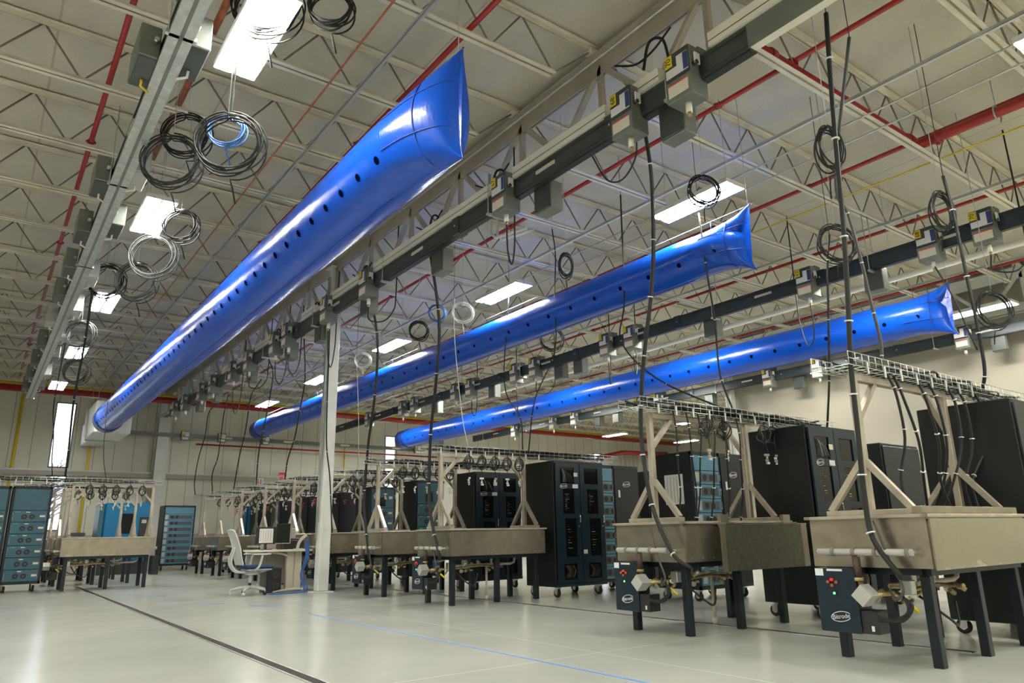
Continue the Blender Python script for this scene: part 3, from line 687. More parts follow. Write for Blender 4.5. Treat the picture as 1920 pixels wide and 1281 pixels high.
cable([(6.0, 9.74, 4.76), (6.0, 9.72, 4.01), (6.0, 9.50, 2.77), (6.0, 9.3, 2.2)], .006, 'thin white cord hanging below the large white cable loop', 'cable_white', ties=False)
cable([(6.0, 13.6, 4.5), (6.0, 13.4, 3.29), (6.0, 13.3, 2.2)], .006, 'thin white cord hanging below the small white cable loop', 'cable_white', ties=False)
cable([(7.0, 6.75, 5.7), (7.0, 6.8, 4.12), (7.0, 6.91, 3.52), (7.0, 6.3, 2.87), (7.0, 5.2, 2.27)], .011, 'black cable sloping from the joists to the second gantry tray')
cable([(1.0, 12.3, 4.7), (1.15, 14.2, 4.25), (1.3, 16.6, 3.7), (1.40, 17.5, 2.9), (1.42, 17.6, 2.25)], .011, 'black cable bundle dropping from the left busway in front of the tall window', twin=1)
cable([(1.0, 16.3, 4.75), (1.0, 16.9, 3.6), (1.1, 17.4, 3.1), (1.15, 17.6, 2.6), (1.2, 17.6, 2.25)], .010, 'black cable dropping from the left busway left of the tall window')
cable([(2.25, 19.6, 4.2), (2.3, 19.6, 3.0), (2.45, 19.6, 2.25)], .008, 'thin black cord hanging right of the tall window', ties=False)
def plug_cord(x, y, z, label, k):
    m = MB(); d = (.35, .22, .5, .3)[k % 4]; e = (.25, -.3, .4, .2)[k % 4]
    m.tube(smooth([(x, y, z), (x+.03, y+.02, z-d), (x+.18, y+e*.6, z-d*1.25), (x+.30, y+e, z-d*.5), (x+.33, y+e*1.1, z+.2), (x+.35, y+e*1.1, 6.34)]), .011, 'cable', 6)
    solo('plug_cord', m, label, 'cable', 'looped cords at the plug boxes')
def prong(x, y, z, label):
    m = MB(); m.tube(smooth([(x, y-.1, z+.12), (x, y+.15, z), (x, y+.4, z-.02), (x, y+.7, z+.14)]), .012, 'cable', 6)
    m.tube(smooth([(x, y-.05, z-.25), (x, y+.02, z+.05), (x, y+.2, z+.12), (x, y+.3, z-.15)]), .016, 'cable', 6)
    solo('cable_tail', m, label, 'cable', 'black cable tails in the near girder')
for i, (y, z) in enumerate(((4.1, 5.75), (6.9, 5.5), (8.6, 5.5), (11.0, 5.45), (13.3, 5.4), (15.6, 5.4))):
    prong(5.02, y, z, 'bent black cable tail above the busway with cream end, %s from camera' % ORD[i])

for i, y in enumerate((6.55, 10.45, 12.15, 14.25, 15.05, 16.9, 18.2)):
    plug_cord(4.78, y, 4.60, 'black looped cord below the busway at the freestanding column, %s from the camera' % ORD[i], i)
for i, y in enumerate((3.47, 6.15, 10.2, 10.95, 13.5, 14.3, 16.4)):
    plug_cord(10.67, y, 4.50, 'black looped cord below the busway between middle and farthest ducts, %s from camera' % ORD[i], i+1)
def coil(name, c, r, label, m='cable', n=4, t=.012, aspect=1.0, nrm=(0, 1, 0), hang=None):
    o = Vector(c); q = thing(name, label, 'cable', c); b = MB(); rs = random.Random(int(c[1]*100)); nrm = Vector(nrm).normalized()
    a = Vector((0, 0, 1)).cross(nrm).normalized(); u = Vector((0, 0, 1))
    pts = []; N = 28
    for k in range(n*N+N//2+1):
        th = math.pi/2+2*math.pi*k/N; lap = k//N; rr = r*(1+.09*math.sin(lap*2.3+1)+.03*math.sin(th*2+lap)); ph = lap*1.7
        pts.append(a*math.cos(th)*rr*aspect+u*(math.sin(th)*rr-(r*.03*lap))+nrm*(.03*math.sin(th+ph)+.012*lap-.02)+a*(.07*r*math.sin(ph)))
    pts += [pts[-1]+Vector((.03, .03, -.05)), pts[-1]+Vector((.07, .06, -.12-.06*rs.random()))]
    b.tube(pts, t, m, 6); part('windings', b, q)
    part('cable_tie', MB().tube([u*r+nrm*.04-a*.02, u*r+nrm*.04+a*.02], t*3.2, 'tie', 8).tube([u*(r+.02), u*(r+(hang or .5))], .004, 'galv', 4), q, 'tie and hanging cord')
KL = [(1.1, 7.2, 4.63, .27, 'cable', 'black cable coil hung beside the left busway, left one of the nearest large pair'), (1.25, 5.5, 4.05, .25, 'cable', 'large black cable coil right beside the copper pipe'),
      (1.28, 5.75, 4.28, .14, 'cable_blue', 'small blue cable coil tucked in the large black coil'), (1.3, 7.73, 5.25, .24, 'cable', 'high black cable coil at the copper pipe end'),
      (1.2, 12.6, 5.0, .26, 'cable', 'black cable coil leftmost of three below the second light'), (1.4, 10.86, 4.51, .26, 'cable', 'black cable coil middle of three below the second light'),
      (1.5, 10.36, 4.75, .29, 'cable', 'black cable coil rightmost of three below the second light'), (1.6, 9.19, 4.79, .20, 'cable', 'black cable coil right of the second light'),
      (1.1, 14.63, 4.57, .24, 'cable', 'black cable coil beside the third light of the left row'), (1.2, 15.67, 4.1, .22, 'cable', 'black cable coil beside the fourth light of the left row'),
      (5.6, 6.41, 4.21, .15, 'cable', 'oval black cable coil above the middle of the blue duct'), (6.2, 9.79, 4.57, .17, 'cable_white', 'larger white cable loop right of the freestanding column'),
      (6.2, 13.74, 4.55, .16, 'cable_white', 'smaller white cable loop right of the freestanding column'), (6.0, 10.3, 4.66, .14, 'cable_blue', 'blue cable loop behind the larger white one'), (5.6, 10.22, 4.27, .15, 'cable', 'thin black cable loop left of the larger white one'),
      (5.4, 2.75, 4.04, .19, 'cable', 'narrow black cable coil tied to the thick cable bundle, upper right'), (6.6, 4.97, 4.93, .18, 'cable', 'black cable coil in front of the strip light above the middle duct'),
      (7.7, 2.85, 4.12, .20, 'cable', 'narrow black coil tied to the bundle right of the farthest duct'), (10.0, 3.33, 3.57, .22, 'cable', 'round black cable coil right of the farthest duct end'),
      (7.8, 4.06, 4.20, .22, 'cable', 'large black coil in front of the strip light right of the middle duct end'), (1.4, 5.31, 5.31, .27, 'cable', 'black cable coil in front of the nearest left light'),
      (1.8, 4.88, 5.18, .17, 'cable', 'black cable coil at the top right of the nearest left light'), (5.25, 4.47, 5.45, .17, 'cable', 'black cable coil seen edge-on above the busway'),
      (7.9, 9.51, 4.30, .20, 'cable', 'black cable coil between the middle and farthest ducts')]
for (x, y, z, r, m, lb) in KL:
    side = lb.endswith('edge-on above the busway')
    nr = (math.sin(R(30)), math.cos(R(30)), 0)
    if side: nr = (1, -.45, 0)
    narrow = 'narrow' in lb or 'oval' in lb
    coil('cable_coil', (x, y, z), r, lb, m, 4 if 'white' in m or 'blue' in m else 6, .0075, .55 if narrow else 1.0, nr, hang=6.34-z)

# ------------------------------------------------------------------ tanks with gantries
def logo(parent, loc, face, s, name='maker_mark'):
    """white slanted wordmark inside a swept ring"""
    o = text(name, 'Bitrode', s, 'label_white', loc, face, parent, R(8))
    m = MB(); N = 30
    pts = [Vector((math.cos(t)*s*1.7, math.sin(t)*s*.75, .001)) for t in (R(20)+2*math.pi*.86*k/N for k in range(N+1))]
    m.tube(pts, s*.06, 'label_white', 5); r = part('ring', m, o); return o
def tank_proto():
    t = thing('steel_tank', 'x', 'tank', (0, 0, 0))
    b = MB(); X, Y, z0, z1 = .84, .44, .65, 1.0; w = .012
    b.box(-X, -X+w, -Y, Y, z0, z1, 'stainless').box(X-w, X, -Y, Y, z0, z1, 'stainless').box(-X, X, -Y, -Y+w, z0, z1, 'stainless').box(-X, X, Y-w, Y, z0, z1, 'stainless').box(-X, X, -Y, Y, z0, z0+w, 'stainless')
    part('basin', b, t)
    rm = MB()
    for q in ((-X-.03, X+.03, -Y-.03, -Y+.02), (-X-.03, X+.03, Y-.02, Y+.03), (-X-.03, -X+.02, -Y-.03, Y+.03), (X-.02, X+.03, -Y-.03, Y+.03)): rm.box(*q, z1-.005, z1+.018, 'frame_steel', .003)
    part('rim', rm, t)
    fp = MB().box(-X+.02, X+.0, -Y-.012, -Y-.001, z0+.0, z1-.03, 'stainless')
    for k in range(11): fp.disc((-X+.08+k*.155, -Y-.0125, z0+.035), (0, -1, 0), .008, 'steel_dark', 8)
    part('front_panel', fp, t)
    rl = MB()
    for y in (-.36, .36): rl.box(-.77, .77, y-.03, y+.03, z0-.05, z0-.001, 'navy')
    for x in (-.74, 0, .74): rl.box(x-.03, x+.03, -.36, .36, z0-.05, z0-.001, 'navy')
    part('base_frame', rl, t)
    for x in (-.72, .03, .74):
        for y in (-.33, .33): part('leg', MB().box(x-.034, x+.034, y-.034, y+.034, 0, z0-.05, 'navy', .004), t)
    # gantry
    for x in (-.72, .80):
        part('gantry_post', MB().box(x-.028, x+.028, -.028, .028, z1+.06, 2.11, 'frame_steel', .004), t)
        br = MB().box(x-.035, x+.035, -.34, .34, z1+.019, z1+.06, 'frame_steel', .004)
        for s in (-1, 1): br.bar((x, s*.31, z1+.06), (x, s*.02, 1.42), .045, .045, 'frame_steel', (1, 0, 0))
        part('foot_brace', br, t)
    tb = MB().box(-.75, .83, -.028, .028, 2.052, 2.108, 'frame_steel', .004)
    tb.bar((-.70, 0, 1.76), (-.40, 0, 2.06), .04, .045, 'frame_steel', (0, 1, 0)).bar((.78, 0, 1.76), (.48, 0, 2.06), .04, .045, 'frame_steel', (0, 1, 0))
    part('gantry_beam', tb, t)
    # services at the camera end
    h = MB().cyl((-.93, -.36, .76), (-.93, .34, .76), .024, 'grey_box', 12)
    for y in (-.33, -.1, .06, .22): h.tube([(-.93, y-.012, .76), (-.93, y+.012, .76)], .031, 'steel_dark', 12)
    h.box(-.93, -.84, -.345, -.325, .75, .77, 'zinc').box(-.93, -.84, .305, .325, .75, .77, 'zinc')
    part('header_pipe', h, t)
    part('drop_pipe', MB().cyl((-.93, .05, .73), (-.93, .05, .58), .028, 'rust_pipe').cyl((-.93, .05, .585), (-.93, .05, .56), .036, 'brass').cyl((-.93, .05, .56), (-.93, .0, .46), .018, 'brass'), t)
    cb = thing_part('control_box', MB().box(-.965, -.80, .06, .37, .20, .645, 'navy_face', .006).box(-.95, -.80, -.06, .06, .205, .36, 'pc_black', .004), t)
    part('sticker', MB().box(-.968, -.9655, .30, .365, .59, .64, 'label_white').box(-.968, -.9655, .15, .27, .625, .64, 'label_white').box(-.953, -.9505, -.03, -.01, .225, .26, 'label_white'), cb, 'white stickers')
    kn = MB()
    for (y, z, m) in ((.235, .565, 'led_red'), (.235, .525, 'copper'), (.20, .548, 'copper'), (.265, .548, 'copper')): kn.cyl((-.965, y, z), (-.985, y, z), .011, m, 12)
    part('push_button', kn, cb); part('indicator_lamp', MB().cyl((-.965, .225, .47), (-.975, .225, .47), .014, 'ink', 12).cyl((-.975, .225, .47), (-.98, .225, .47), .009, 'led_green', 12), cb, 'green lit lamp')
    logo(cb, (-.967, .20, .31), FACE_X, .045)
    a = MB(); c = Vector((-1.0, -.03, .47)); s = .062
    pts = []
    for dx in (-.07, .05):
        for (u, v) in ((1, 0), (0, 1), (-1, 0), (0, -1)): pts.append((c.x+dx, c.y+u*s*1.2, c.z+v*s*1.2))
    a.add(pts, [(3, 2, 1, 0), (4, 5, 6, 7), (0, 1, 5, 4), (1, 2, 6, 5), (2, 3, 7, 6), (3, 0, 4, 7)], 'grey_box')
    part('actuator', a, t)
    v = MB(); rs = random.Random(5)
    v.tube([(-.92, -.06, .47), (-.6, -.1, .47), (-.1, -.1, .5), (.3, -.1, .47)], .016, 'brass', 8)
    for k in range(16):
        p = Vector((-.9+rs.random()*1.1, -.12+rs.uniform(-.16, .16), .47+rs.uniform(-.05, .08))); d = Vector((rs.uniform(-1, 1), rs.uniform(-1, 1), rs.uniform(-.5, .5))).normalized()*rs.uniform(.02, .05)
        v.tube([p-d, p+d], rs.choice((.012, .018, .024)), rs.choice(('brass', 'zinc', 'galv', 'brass')), 8)
    v.box(-.70, -.62, -.20, -.12, .46, .56, 'zinc', .006).box(-.35, -.28, -.05, .02, .46, .58, 'zinc', .006)
    v.tube([(-.86, -.25, .42), (-.80, -.28, .36)], .012, 'yellow', 6)
    part('valve_set', v, t)
    hs = MB()
    for k in range(3):
        yy = -.10-.03*k; hs.tube(smooth([(-.94, .03, .31+.02*k), (-.93, -.12-.04*k, .30), (-.92, -.26-.02*k, .36+.02*k), (-.90, -.24, .46), (-.84, -.16, .49)]), .010, 'cable', 6)
    hs.tube(smooth([(-.93, -.12, .98), (-.94, -.2, .7), (-.93, -.26, .52), (-.9, -.18, .44), (-.8, -.1, .5)]), .010, 'cable_grey', 6)
    hs.tube(smooth([(-.6, -.2, .45), (-.5, -.34, .3), (-.35, -.33, .25), (-.28, -.3, .4)]), .010, 'cable', 6)
    part('hose', hs, t)
    dp = MB().tube([(-.5, .05, .50), (.55, .05, .50), (.62, .05, .52), (.64, .05, .62)], .02, 'pvc_white', 10).tube([(.2, .05, .50), (.2, .05, .645)], .018, 'pvc_white', 10).cyl((.11, .05, .50), (.11, .05, .07), .017, 'pvc_white', 10).cyl((.11, .05, .0), (.11, .05, .07), .026, 'pvc_white', 10)
    part('drain_pipe', dp, t)
    part('drain_stub', MB().cyl((.84, -.25, .78), (.92, -.25, .78), .02, 'zinc', 10).cyl((.92, -.25, .78), (.94, -.25, .78), .03, 'zinc', 12), t)
    return t
def thing_part(name, mb, parent):
    return part(name, mb, parent)
TANKS = [(2.88, 'nearest steel tank at the right edge, its long side mirror-bright'), (5.05, 'second steel tank from the right, with a dark splash panel along its side'), (9.21, 'third steel tank from the right, in front of the open navy cabinet'),
         (11.27, 'fourth steel tank from the right, partly behind the third'), (13.33, 'fifth steel tank from the right, just right of the freestanding column'), (15.3, 'steel tank behind the desk'),
         (17.2, 'steel tank behind the office chair back'), (19.03, 'small distant steel tank left of the chair, third from the left end of its row'), (20.9, 'small distant steel tank left of the chair, second from the left end of its row'), (22.7, 'farthest small steel tank, leftmost of the row beside the chair')]
TP = tank_proto(); TX = 6.17
for i, (y, lb) in enumerate(TANKS):
    if i == 0: TP.location = (TX, y, 0); TP['label'] = lb; TP['group'] = 'steel tanks with gantries'; o = TP
    else: o = dup(TP, (TX, y, 0), lb)
    if i == 1:
        part('splash_panel', MB().box(-.50, .90, -.60, -.585, .56, .985, 'stainless_dark').box(-.50, -.44, -.602, -.60, .56, .985, 'stainless').box(.80, .90, -.602, -.60, .56, .985, 'stainless').box(-.505, .905, -.605, -.58, .98, .99, 'stainless')
             .box(-.42, -.30, -.605, -.44, .985, 1.0, 'stainless').box(.62, .74, -.605, -.44, .985, 1.0, 'stainless'), o, 'dark satin splash panel')
        part('clip', MB().box(-.36, -.24, -.50, -.46, .96, 1.08, 'stainless'), o); part('clip', MB().box(.66, .78, -.50, -.46, .96, 1.08, 'stainless'), o)
for i, (x, y, lb) in enumerate(((2.33, 17.62, 'wide steel tank beside the blue instrument rack at the left'), (2.33, 19.6, 'steel tank directly behind the wide one at the left'), (2.33, 21.7, 'farthest steel tank of the left row, before the bright blue machine'))):
    o = dup(TP, (x, y, 0), lb)
    if i == 0: part('side_box', MB().box(.845, .99, -.38, -.10, .24, .62, 'navy', .006), o)

TEXTRA = True
# trays on the gantries
def tray(x0, x1, y, z, label, w=.30, front=False):
    t = thing('cable_tray', label, 'cable tray', (x0, y, z), 0, 'wire mesh cable trays'); m = MB(); L = x1-x0; r = .0035
    for yy, zz in ((-w/2, 0), (-w/2, .05), (-w/2, .10), (w/2, 0), (w/2, .05), (w/2, .10), (-w/4, 0), (0, 0), (w/4, 0)): m.tube([(0, yy, zz), (L, yy, zz)], r, 'zinc', 4)
    k = 0
    while k < L: m.tube([(k, -w/2, .10), (k, -w/2, 0), (k, w/2, 0), (k, w/2, .10)], r, 'zinc', 4); k += .10
    part('wire_basket', m, t)
    k = .25
    while k < min(L, 2.1): part('bracket', MB().box(k-.011, k+.011, -w/2-.012, -w/2-.003, -.05, .04, 'zinc'), t); k += .26
    return t
def bundle(x0, x1, y, z, seed, label, w=.24, n=16):
    rs = random.Random(seed); m = MB(); L = x1-x0
    for k in range(n):
        y0 = rs.uniform(-w/2, w/2); z0 = .01+rs.uniform(0, .06); pts = []
        a = rs.uniform(0, L*.3); b = rs.uniform(L*.6, L); N = 14
        for j in range(N): pts.append((a+(b-a)*j/(N-1), y0+.03*math.sin(j*1.3+k)+rs.uniform(-.02, .02), z0+rs.uniform(-.006, .03)))
        m.tube(smooth(pts, 2), rs.choice((.006, .008, .011)), rs.choice(('cable', 'cable', 'cable', 'cable_grey')), 5)
    o = solo('cable_bundle', m, label, 'cables', 'tangled cables lying in the trays', 'stuff', loc=(x0, y, z)); return o
TR = [(5.12, 8.5, 2.86, 'nearest wire cable tray on the gantry at the right edge'), (5.10, 8.6, 4.98, 'second wire cable tray from the right'), (5.15, 9.0, 9.28, 'third wire cable tray from the right, above the open navy cabinet'),
      (5.15, 8.6, 11.27, 'fourth wire cable tray from the right'), (5.15, 8.6, 13.33, 'wire cable tray just right of the freestanding column'), (5.15, 8.6, 15.3, 'wire cable tray behind the desk'),
      (5.15, 8.4, 17.2, 'wire cable tray above the office chair'), (5.15, 8.4, 19.03, 'distant wire cable tray, third from the left end of its row'), (5.15, 8.4, 20.9, 'distant wire cable tray, second from the left end of its row'),
      (5.15, 8.4, 22.7, 'farthest wire cable tray, leftmost of its row'), (-.7, 3.3, 17.62, 'wire cable tray passing over the blue rack at the left'), (.6, 3.3, 19.6, 'wire cable tray just behind the one over the left rack')]
for i, (a, b, y, lb) in enumerate(TR):
    tray(a, b, y, 2.115, lb)
    bundle(a+.02, b-.02, y, 2.125, i+1, 'tangled cables filling the '+lb.replace('nearest wire', 'nearest').replace('wire cable', 'cable'), n=34 if i < 4 else 14)

# loops of test leads hanging from the trays
def loop_mesh(seed):
    rs = random.Random(seed); m = MB(); r = rs.uniform(.10, .125)
    for k in range(5):
        N = 18; rr = r*(1-.12*k); ph = rs.uniform(-.3, .3)
        pts = [(math.sin(2*math.pi*j/N+ph)*rr*(.62+.1*k), .03*math.cos(4*math.pi*j/N+k)+.012*k, -rr-.02+math.cos(2*math.pi*j/N+ph)*rr-.02*k) for j in range(N)]
        m.tube(pts, rs.choice((.006, .007)), rs.choice(('cable', 'cable_grey', 'cable')), 5, True)
    m.tube(smooth([(.0, 0, .03), (.02, .01, -.1), (-.01, -.01, -r*2), (.02, 0, -r*2-.12)]), .006, 'cable', 5)
    return m, r
LM = []
for s in range(3):
    m, r = loop_mesh(s+3); p = thing('test_lead_loop', 'x', 'cable', (0, 0, -5)); part('lead', m, p)
    c = MB(); rs = random.Random(s)
    for k in range(4): c.box(-.02+rs.uniform(-.02, .02), .015+rs.uniform(-.02, .02), -.012, .012, -r*2-.16-.03*k, -r*2-.135-.03*k, ('zinc', 'label_cream')[k % 2] if s < 2 else 'cable_red', .002)
    part('clamp', c, p); LM.append(p)
TN = ['', 'second tray from the right', 'tray over the navy cabinet', 'fourth tray from the right', 'tray right of the column', 'tray behind the desk',
      'tray above the office chair', 'third farthest tray', 'second farthest tray', 'farthest tray']
nl = 0; used = [0, 0, 0]
for ti, (y, tl) in enumerate(TANKS):
    if ti == 0: continue
    xs = (-.35, -.12, .12, .35, .58) if ti != 1 else (-.05, .25, .95, 1.12)
    for k, dx in enumerate(xs):
        lab = 'coiled test lead hanging from the %s, %s from its left end' % (TN[ti], ORD[k])
        pid = (ti+k) % 3 if ti >= 5 else (ti+k) % 2; loc = (TX+dx, y-.19, 2.10)
        if not used[pid]: used[pid] = 1; LM[pid].location = loc; LM[pid]['label'] = lab; LM[pid]['group'] = 'coiled test leads hanging from the trays'
        else: dup(LM[pid], loc, lab, rz=rnd.uniform(-.5, .5), group='coiled test leads hanging from the trays')
for ti, (x, y, w_) in enumerate(((2.33, 17.62, 'front left'), (2.33, 19.6, 'second left'))):
    for k, dx in enumerate((-.45, -.2, .05, .3, .55)):
        dup(LM[(ti+k) % 2], (x+dx, y-.19, 2.10), 'coiled test leads hanging from the %s gantry, %s from the rack' % (w_, ORD[k]), rz=rnd.uniform(-.5, .5), group='coiled test leads hanging from the trays')
# long lead bundles hanging from the two near gantries into the tanks
def lead(pts, r, label, m='cable'):
    t = thing('test_lead', label, 'cable', pts[0]); o = Vector(pts[0]); P = [Vector(p)-o for p in smooth(pts, 5)]
    b = MB().tube(P, r, m, 6).tube([p+Vector((r*1.5, r, 0)) for p in P], r*.8, 'cable_grey', 6)
    for i in range(4, len(P)-1, 5): b.tube([P[i], P[i]+(P[i-1]-P[i]).normalized()*.007], r*2.0, 'tie', 6)
    part('jacket', b, t)
for i, (x, bx, by) in enumerate(((5.75, 5.85, -.1), (5.85, 6.35, .0), (6.25, 6.6, -.1), (6.45, 6.6, .1), (6.8, 6.7, .05), (7.0, 6.95, -.1), (7.35, 6.99, -.15))):
    y = 2.75; x0 = x
    lead([(x0, y, 2.13), (x0+.02, y-.04, 1.95), (x0+(bx-x0)*.3+.04, y-.03, 1.6), (x0+(bx-x0)*.7, y+.05, 1.3), (bx, 2.88+by, 1.0)], .011, 'dark bundled test leads hanging inside the nearest gantry, %s from its left post' % ORD[i])
for i, (x, bx) in enumerate(((5.6, 5.72), (5.8, 5.98), (5.98, 6.0), (6.2, 6.22), (6.38, 6.5), (6.62, 6.72))):
    lead([(x, 4.86, 2.13), (x+.01, 4.84, 1.9), (x+(bx-x)*.4-.03, 4.86, 1.6), (x+(bx-x)*.8+.03, 4.95, 1.3), (bx, 5.0, 1.0)], .009, 'thin dark test lead inside the second gantry from the right, %s from its left post' % ORD[i])

# ------------------------------------------------------------------ racks and cabinets
def casters(t, w, d, m=.09, z=.15):
    for x in (m, w-m):
        for y in (m, d-m):
            c = part('caster', MB().box(x-.035, x+.035, y-.035, y+.035, z-.02, z, 'chrome').box(x-.03, x-.024, y-.02, y+.05, .05, z-.02, 'chrome').box(x+.024, x+.03, y-.02, y+.05, .05, z-.02, 'chrome'), t)
            part('wheel', MB().tube([(x-.02, y+.02, .062), (x+.02, y+.02, .062)], .062, 'rubber', 20).tube([(x-.022, y+.02, .062), (x+.022, y+.02, .062)], .03, 'chrome', 12), c)
def door_cabinet(loc, label, H=2.03, w=1.03, d=.75):
    t = thing('test_cabinet', label, 'cabinet', loc, 0, 'navy two-door test cabinets')
    part('body', MB().box(0, w, .02, d, .15, H, 'rack_side', .006).box(0, w, .0, .02, .15, .2, 'navy_face').box(0, w, 0, .02, H-.03, H, 'navy_face'), t)
    for s in (0, 1):
        x0 = .02+s*.5; dw = .49; zb, zt = .205, H-.035
        D = MB()
        holes = [(.12, .24, .25, .48, 0), (.18, .30, .54, .96, 1), (.17, .29, 1.02, 1.56, 1), (.10, .34, 1.66, 1.94, 0)]
        wn = [(x0+.12, x0+.38, .25, .48), (x0+.17, x0+.40, .58, 1.15), (x0+.14, x0+.37, 1.22, 1.60), (x0+.09, x0+.38, 1.68, 1.93)]
        z = zb
        for a, b, c, e in wn:
            D.box(x0, x0+dw, -.02, 0, z, c, 'navy_face'); D.box(x0, a, -.02, 0, c, e, 'navy_face'); D.box(b, x0+dw, -.02, 0, c, e, 'navy_face'); z = e
        D.box(x0, x0+dw, -.02, 0, z, zt, 'navy_face')
        dr = part('door', D, t)
        part('window', MB().box(wn[0][0], wn[0][1], -.006, -.002, wn[0][2], wn[0][3], 'dark_glass').box(wn[1][0], wn[1][1], -.006, -.002, wn[1][2], wn[1][3], 'dark_glass').box(wn[2][0], wn[2][1], -.006, -.002, wn[2][2], wn[2][3], 'dark_glass').box(wn[3][0], wn[3][1], -.006, -.002, wn[3][2], wn[3][3], 'dark_glass'), dr)
        rs = random.Random(s+int(loc[1]*10)); g = MB()
        for (a, b, c, e) in wn[1:3]:
            for k in range(10): g.box(a+.05, a+.05+rs.uniform(.005, .1), -.009, -.007, c+(e-c)*(.15+.07*k), c+(e-c)*(.15+.07*k)+.005, rs.choice(('fan', 'fan', 'grey_box')))
        part('instrument', g, dr)
        wr = MB()
        for k in range(9 if s == 0 else 0):
            a = x0+.12+.02*k; wr.tube(smooth([(a, -.012, 1.92-.01*k), (a+.03, -.014, 1.82), (a+.02+.01*k, -.012, 1.70)]), .004, rs.choice(('cable_grey', 'cable_grey', 'galv')), 3)
        if wr.v: part('wiring', wr, dr)
        wr = MB()
        for k in range(6):
            a = x0+.15+.03*k; wr.tube(smooth([(a, -.012, .46), (a+.05, -.014, .38), (a+.01, -.012, .28)]), .004, rs.choice(('cable_grey', 'cable_grey', 'brass')), 3)
        part('wiring', wr, dr)
        part('handle', MB().tube(smooth([(x0+dw-.04, -.02, 1.2), (x0+dw-.04, -.05, 1.19), (x0+dw-.04, -.05, 1.10), (x0+dw-.04, -.02, 1.09)]), .008, 'chrome', 8).cyl((x0+dw-.05, -.02, 1.03), (x0+dw-.05, -.03, 1.03), .012, 'chrome', 10), dr, 'chrome handle')
        st = MB().box(x0+dw-.12, x0+dw-.04, -.0225, -.0205, 1.79, 1.85, 'label_cream') if s == 0 else MB().box(x0+.02, x0+.10, -.0225, -.0205, .62, .68, 'label_cream')
        part('sticker', st, dr)
        if s == 0:
            logo(dr, (x0+.16, -.0215, 1.64), FACE_Y, .045); part('sticker', MB().box(x0+.34, x0+.45, -.0225, -.0205, 1.61, 1.67, 'label_white'), dr)
    casters(t, w, d)
    return t
def psu(m, x0, z, w, h, dark):
    pass
def blue_rack(loc, label, style, w=.62, d=.75, H=2.03, dark_w=.55, name='instrument_rack'):
    """dark frame carrying blue instrument modules; some have a plain dark bay beside them"""
    t = thing(name, label, 'rack', loc, 0, 'blue-fronted instrument racks')
    W = w+dark_w
    part('body', MB().box(0, W, .02, d, .15, H, 'rack_side', .006).box(0, .03, -.005, .02, .15, H, 'navy').box(w-.03, w+.01, -.005, .02, .15, H, 'navy').box(0, W, -.005, .02, H-.05, H, 'navy').box(0, W, -.005, .02, .15, .2, 'navy'), t)
    n = 6; hh = (H-.25-.42)/n if style != 'stack' else (H-.25-.22)/8; n = n if style != 'stack' else 8
    z = .2
    for k in range(n):
        m = MB(); a, b = .035, w-.035; col = 'teal' if style != 'stack' else 'teal_light'
        m.box(a, b, -.02, .0, z+.004, z+hh-.004, col, .003)
        f = part('module', m, t)
        g = MB(); cz = z+hh*.5
        if style == 'stack':
            g.box(a+.14, b-.05, -.024, -.0205, z+hh*.2, z+hh*.8, 'fan')
            for c in (.22, .36): g.disc((a+c, -.0245, cz), (0, -1, 0), hh*.24, 'ink', 16)
            g.box(a+.01, a+.10, -.03, -.0205, z+hh*.15, z+hh*.85, 'grey_box', .004)
            part('fan_grille', g, f); part('handle', MB().tube([(b-.02, -.02, z+hh*.2), (b-.02, -.045, z+hh*.3), (b-.02, -.045, z+hh*.7), (b-.02, -.02, z+hh*.8)], .005, 'chrome', 6), f)
        else:
            for c in (.21, .34):
                g.disc((a+c, -.0215, cz-.01), (0, -1, 0), .052, 'ink', 20); g.ring((a+c, -.022, cz-.01), (0, -1, 0), .045, .004, 'fan', 20); g.disc((a+c, -.024, cz-.01), (0, -1, 0), .022, 'fan', 14)
            part('fan', g, f)
            part('sticker', MB().box(b-.12, b-.03, -.0225, -.0205, cz-.02, cz+.02, 'label_cream'), f)
            part('rating_label', MB().box(a+.23, a+.30, -.0225, -.0205, z+hh*.82, z+hh*.88, 'label_white'), f)
            h = MB()
            for hx in (a+.02, b-.02): h.tube([(hx, -.02, z+hh*.15), (hx, -.04, z+hh*.2), (hx, -.04, z+hh*.8), (hx, -.02, z+hh*.85)], .004, 'chrome', 5)
            part('handle', h, f)
            l = MB()
            for q in range(3): l.disc((a+.06+.03*q, -.0215, z+hh*.86), (0, -1, 0), .004, 'led_green', 6)
            if k > 1: part('status_light', l, f)
        z += hh
    top = MB().box(.035, w-.035, -.02, 0, z+.004, H-.055, 'teal' if style != 'stack' else 'teal_light', .003)
    tp = part('blank_panel', top, t)
    if style == 'screen': part('screen', MB().box(w*.35, w*.62, -.024, -.0205, z+.04, z+.24, 'dark_glass'), tp); part('sticker', MB().box(w*.76, w*.9, -.0235, -.0205, z+.2, z+.26, 'label_cream'), tp)
    if dark_w > .2:
        dp = part('side_panel', MB().box(w+.02, W-.01, -.016, .0, .2, H-.055, 'rack_side', .003), t, 'plain dark door')
        if style == 'stack': logo(dp, (w+.30, -.018, 1.72), FACE_Y, .055); part('sticker', MB().box(w+.10, w+.14, -.0185, -.0165, 1.5, 1.62, 'label_white'), dp)
    casters(t, W, d)
    return t
door_cabinet((7.30, 4.46, 0), 'navy two-door cabinet behind the second tank from the right', H=2.05)
door_cabinet((7.17, 8.70, 0), 'large navy two-door cabinet standing clear in the middle, beside the open aisle')
door_cabinet((7.17, 10.92, 0), 'navy two-door cabinet directly behind the third tank gantry')
blue_rack((8.22, 8.95, 0), 'light blue module rack with a dark marked door, right of the standing navy cabinet', 'stack', w=.45, dark_w=.6)
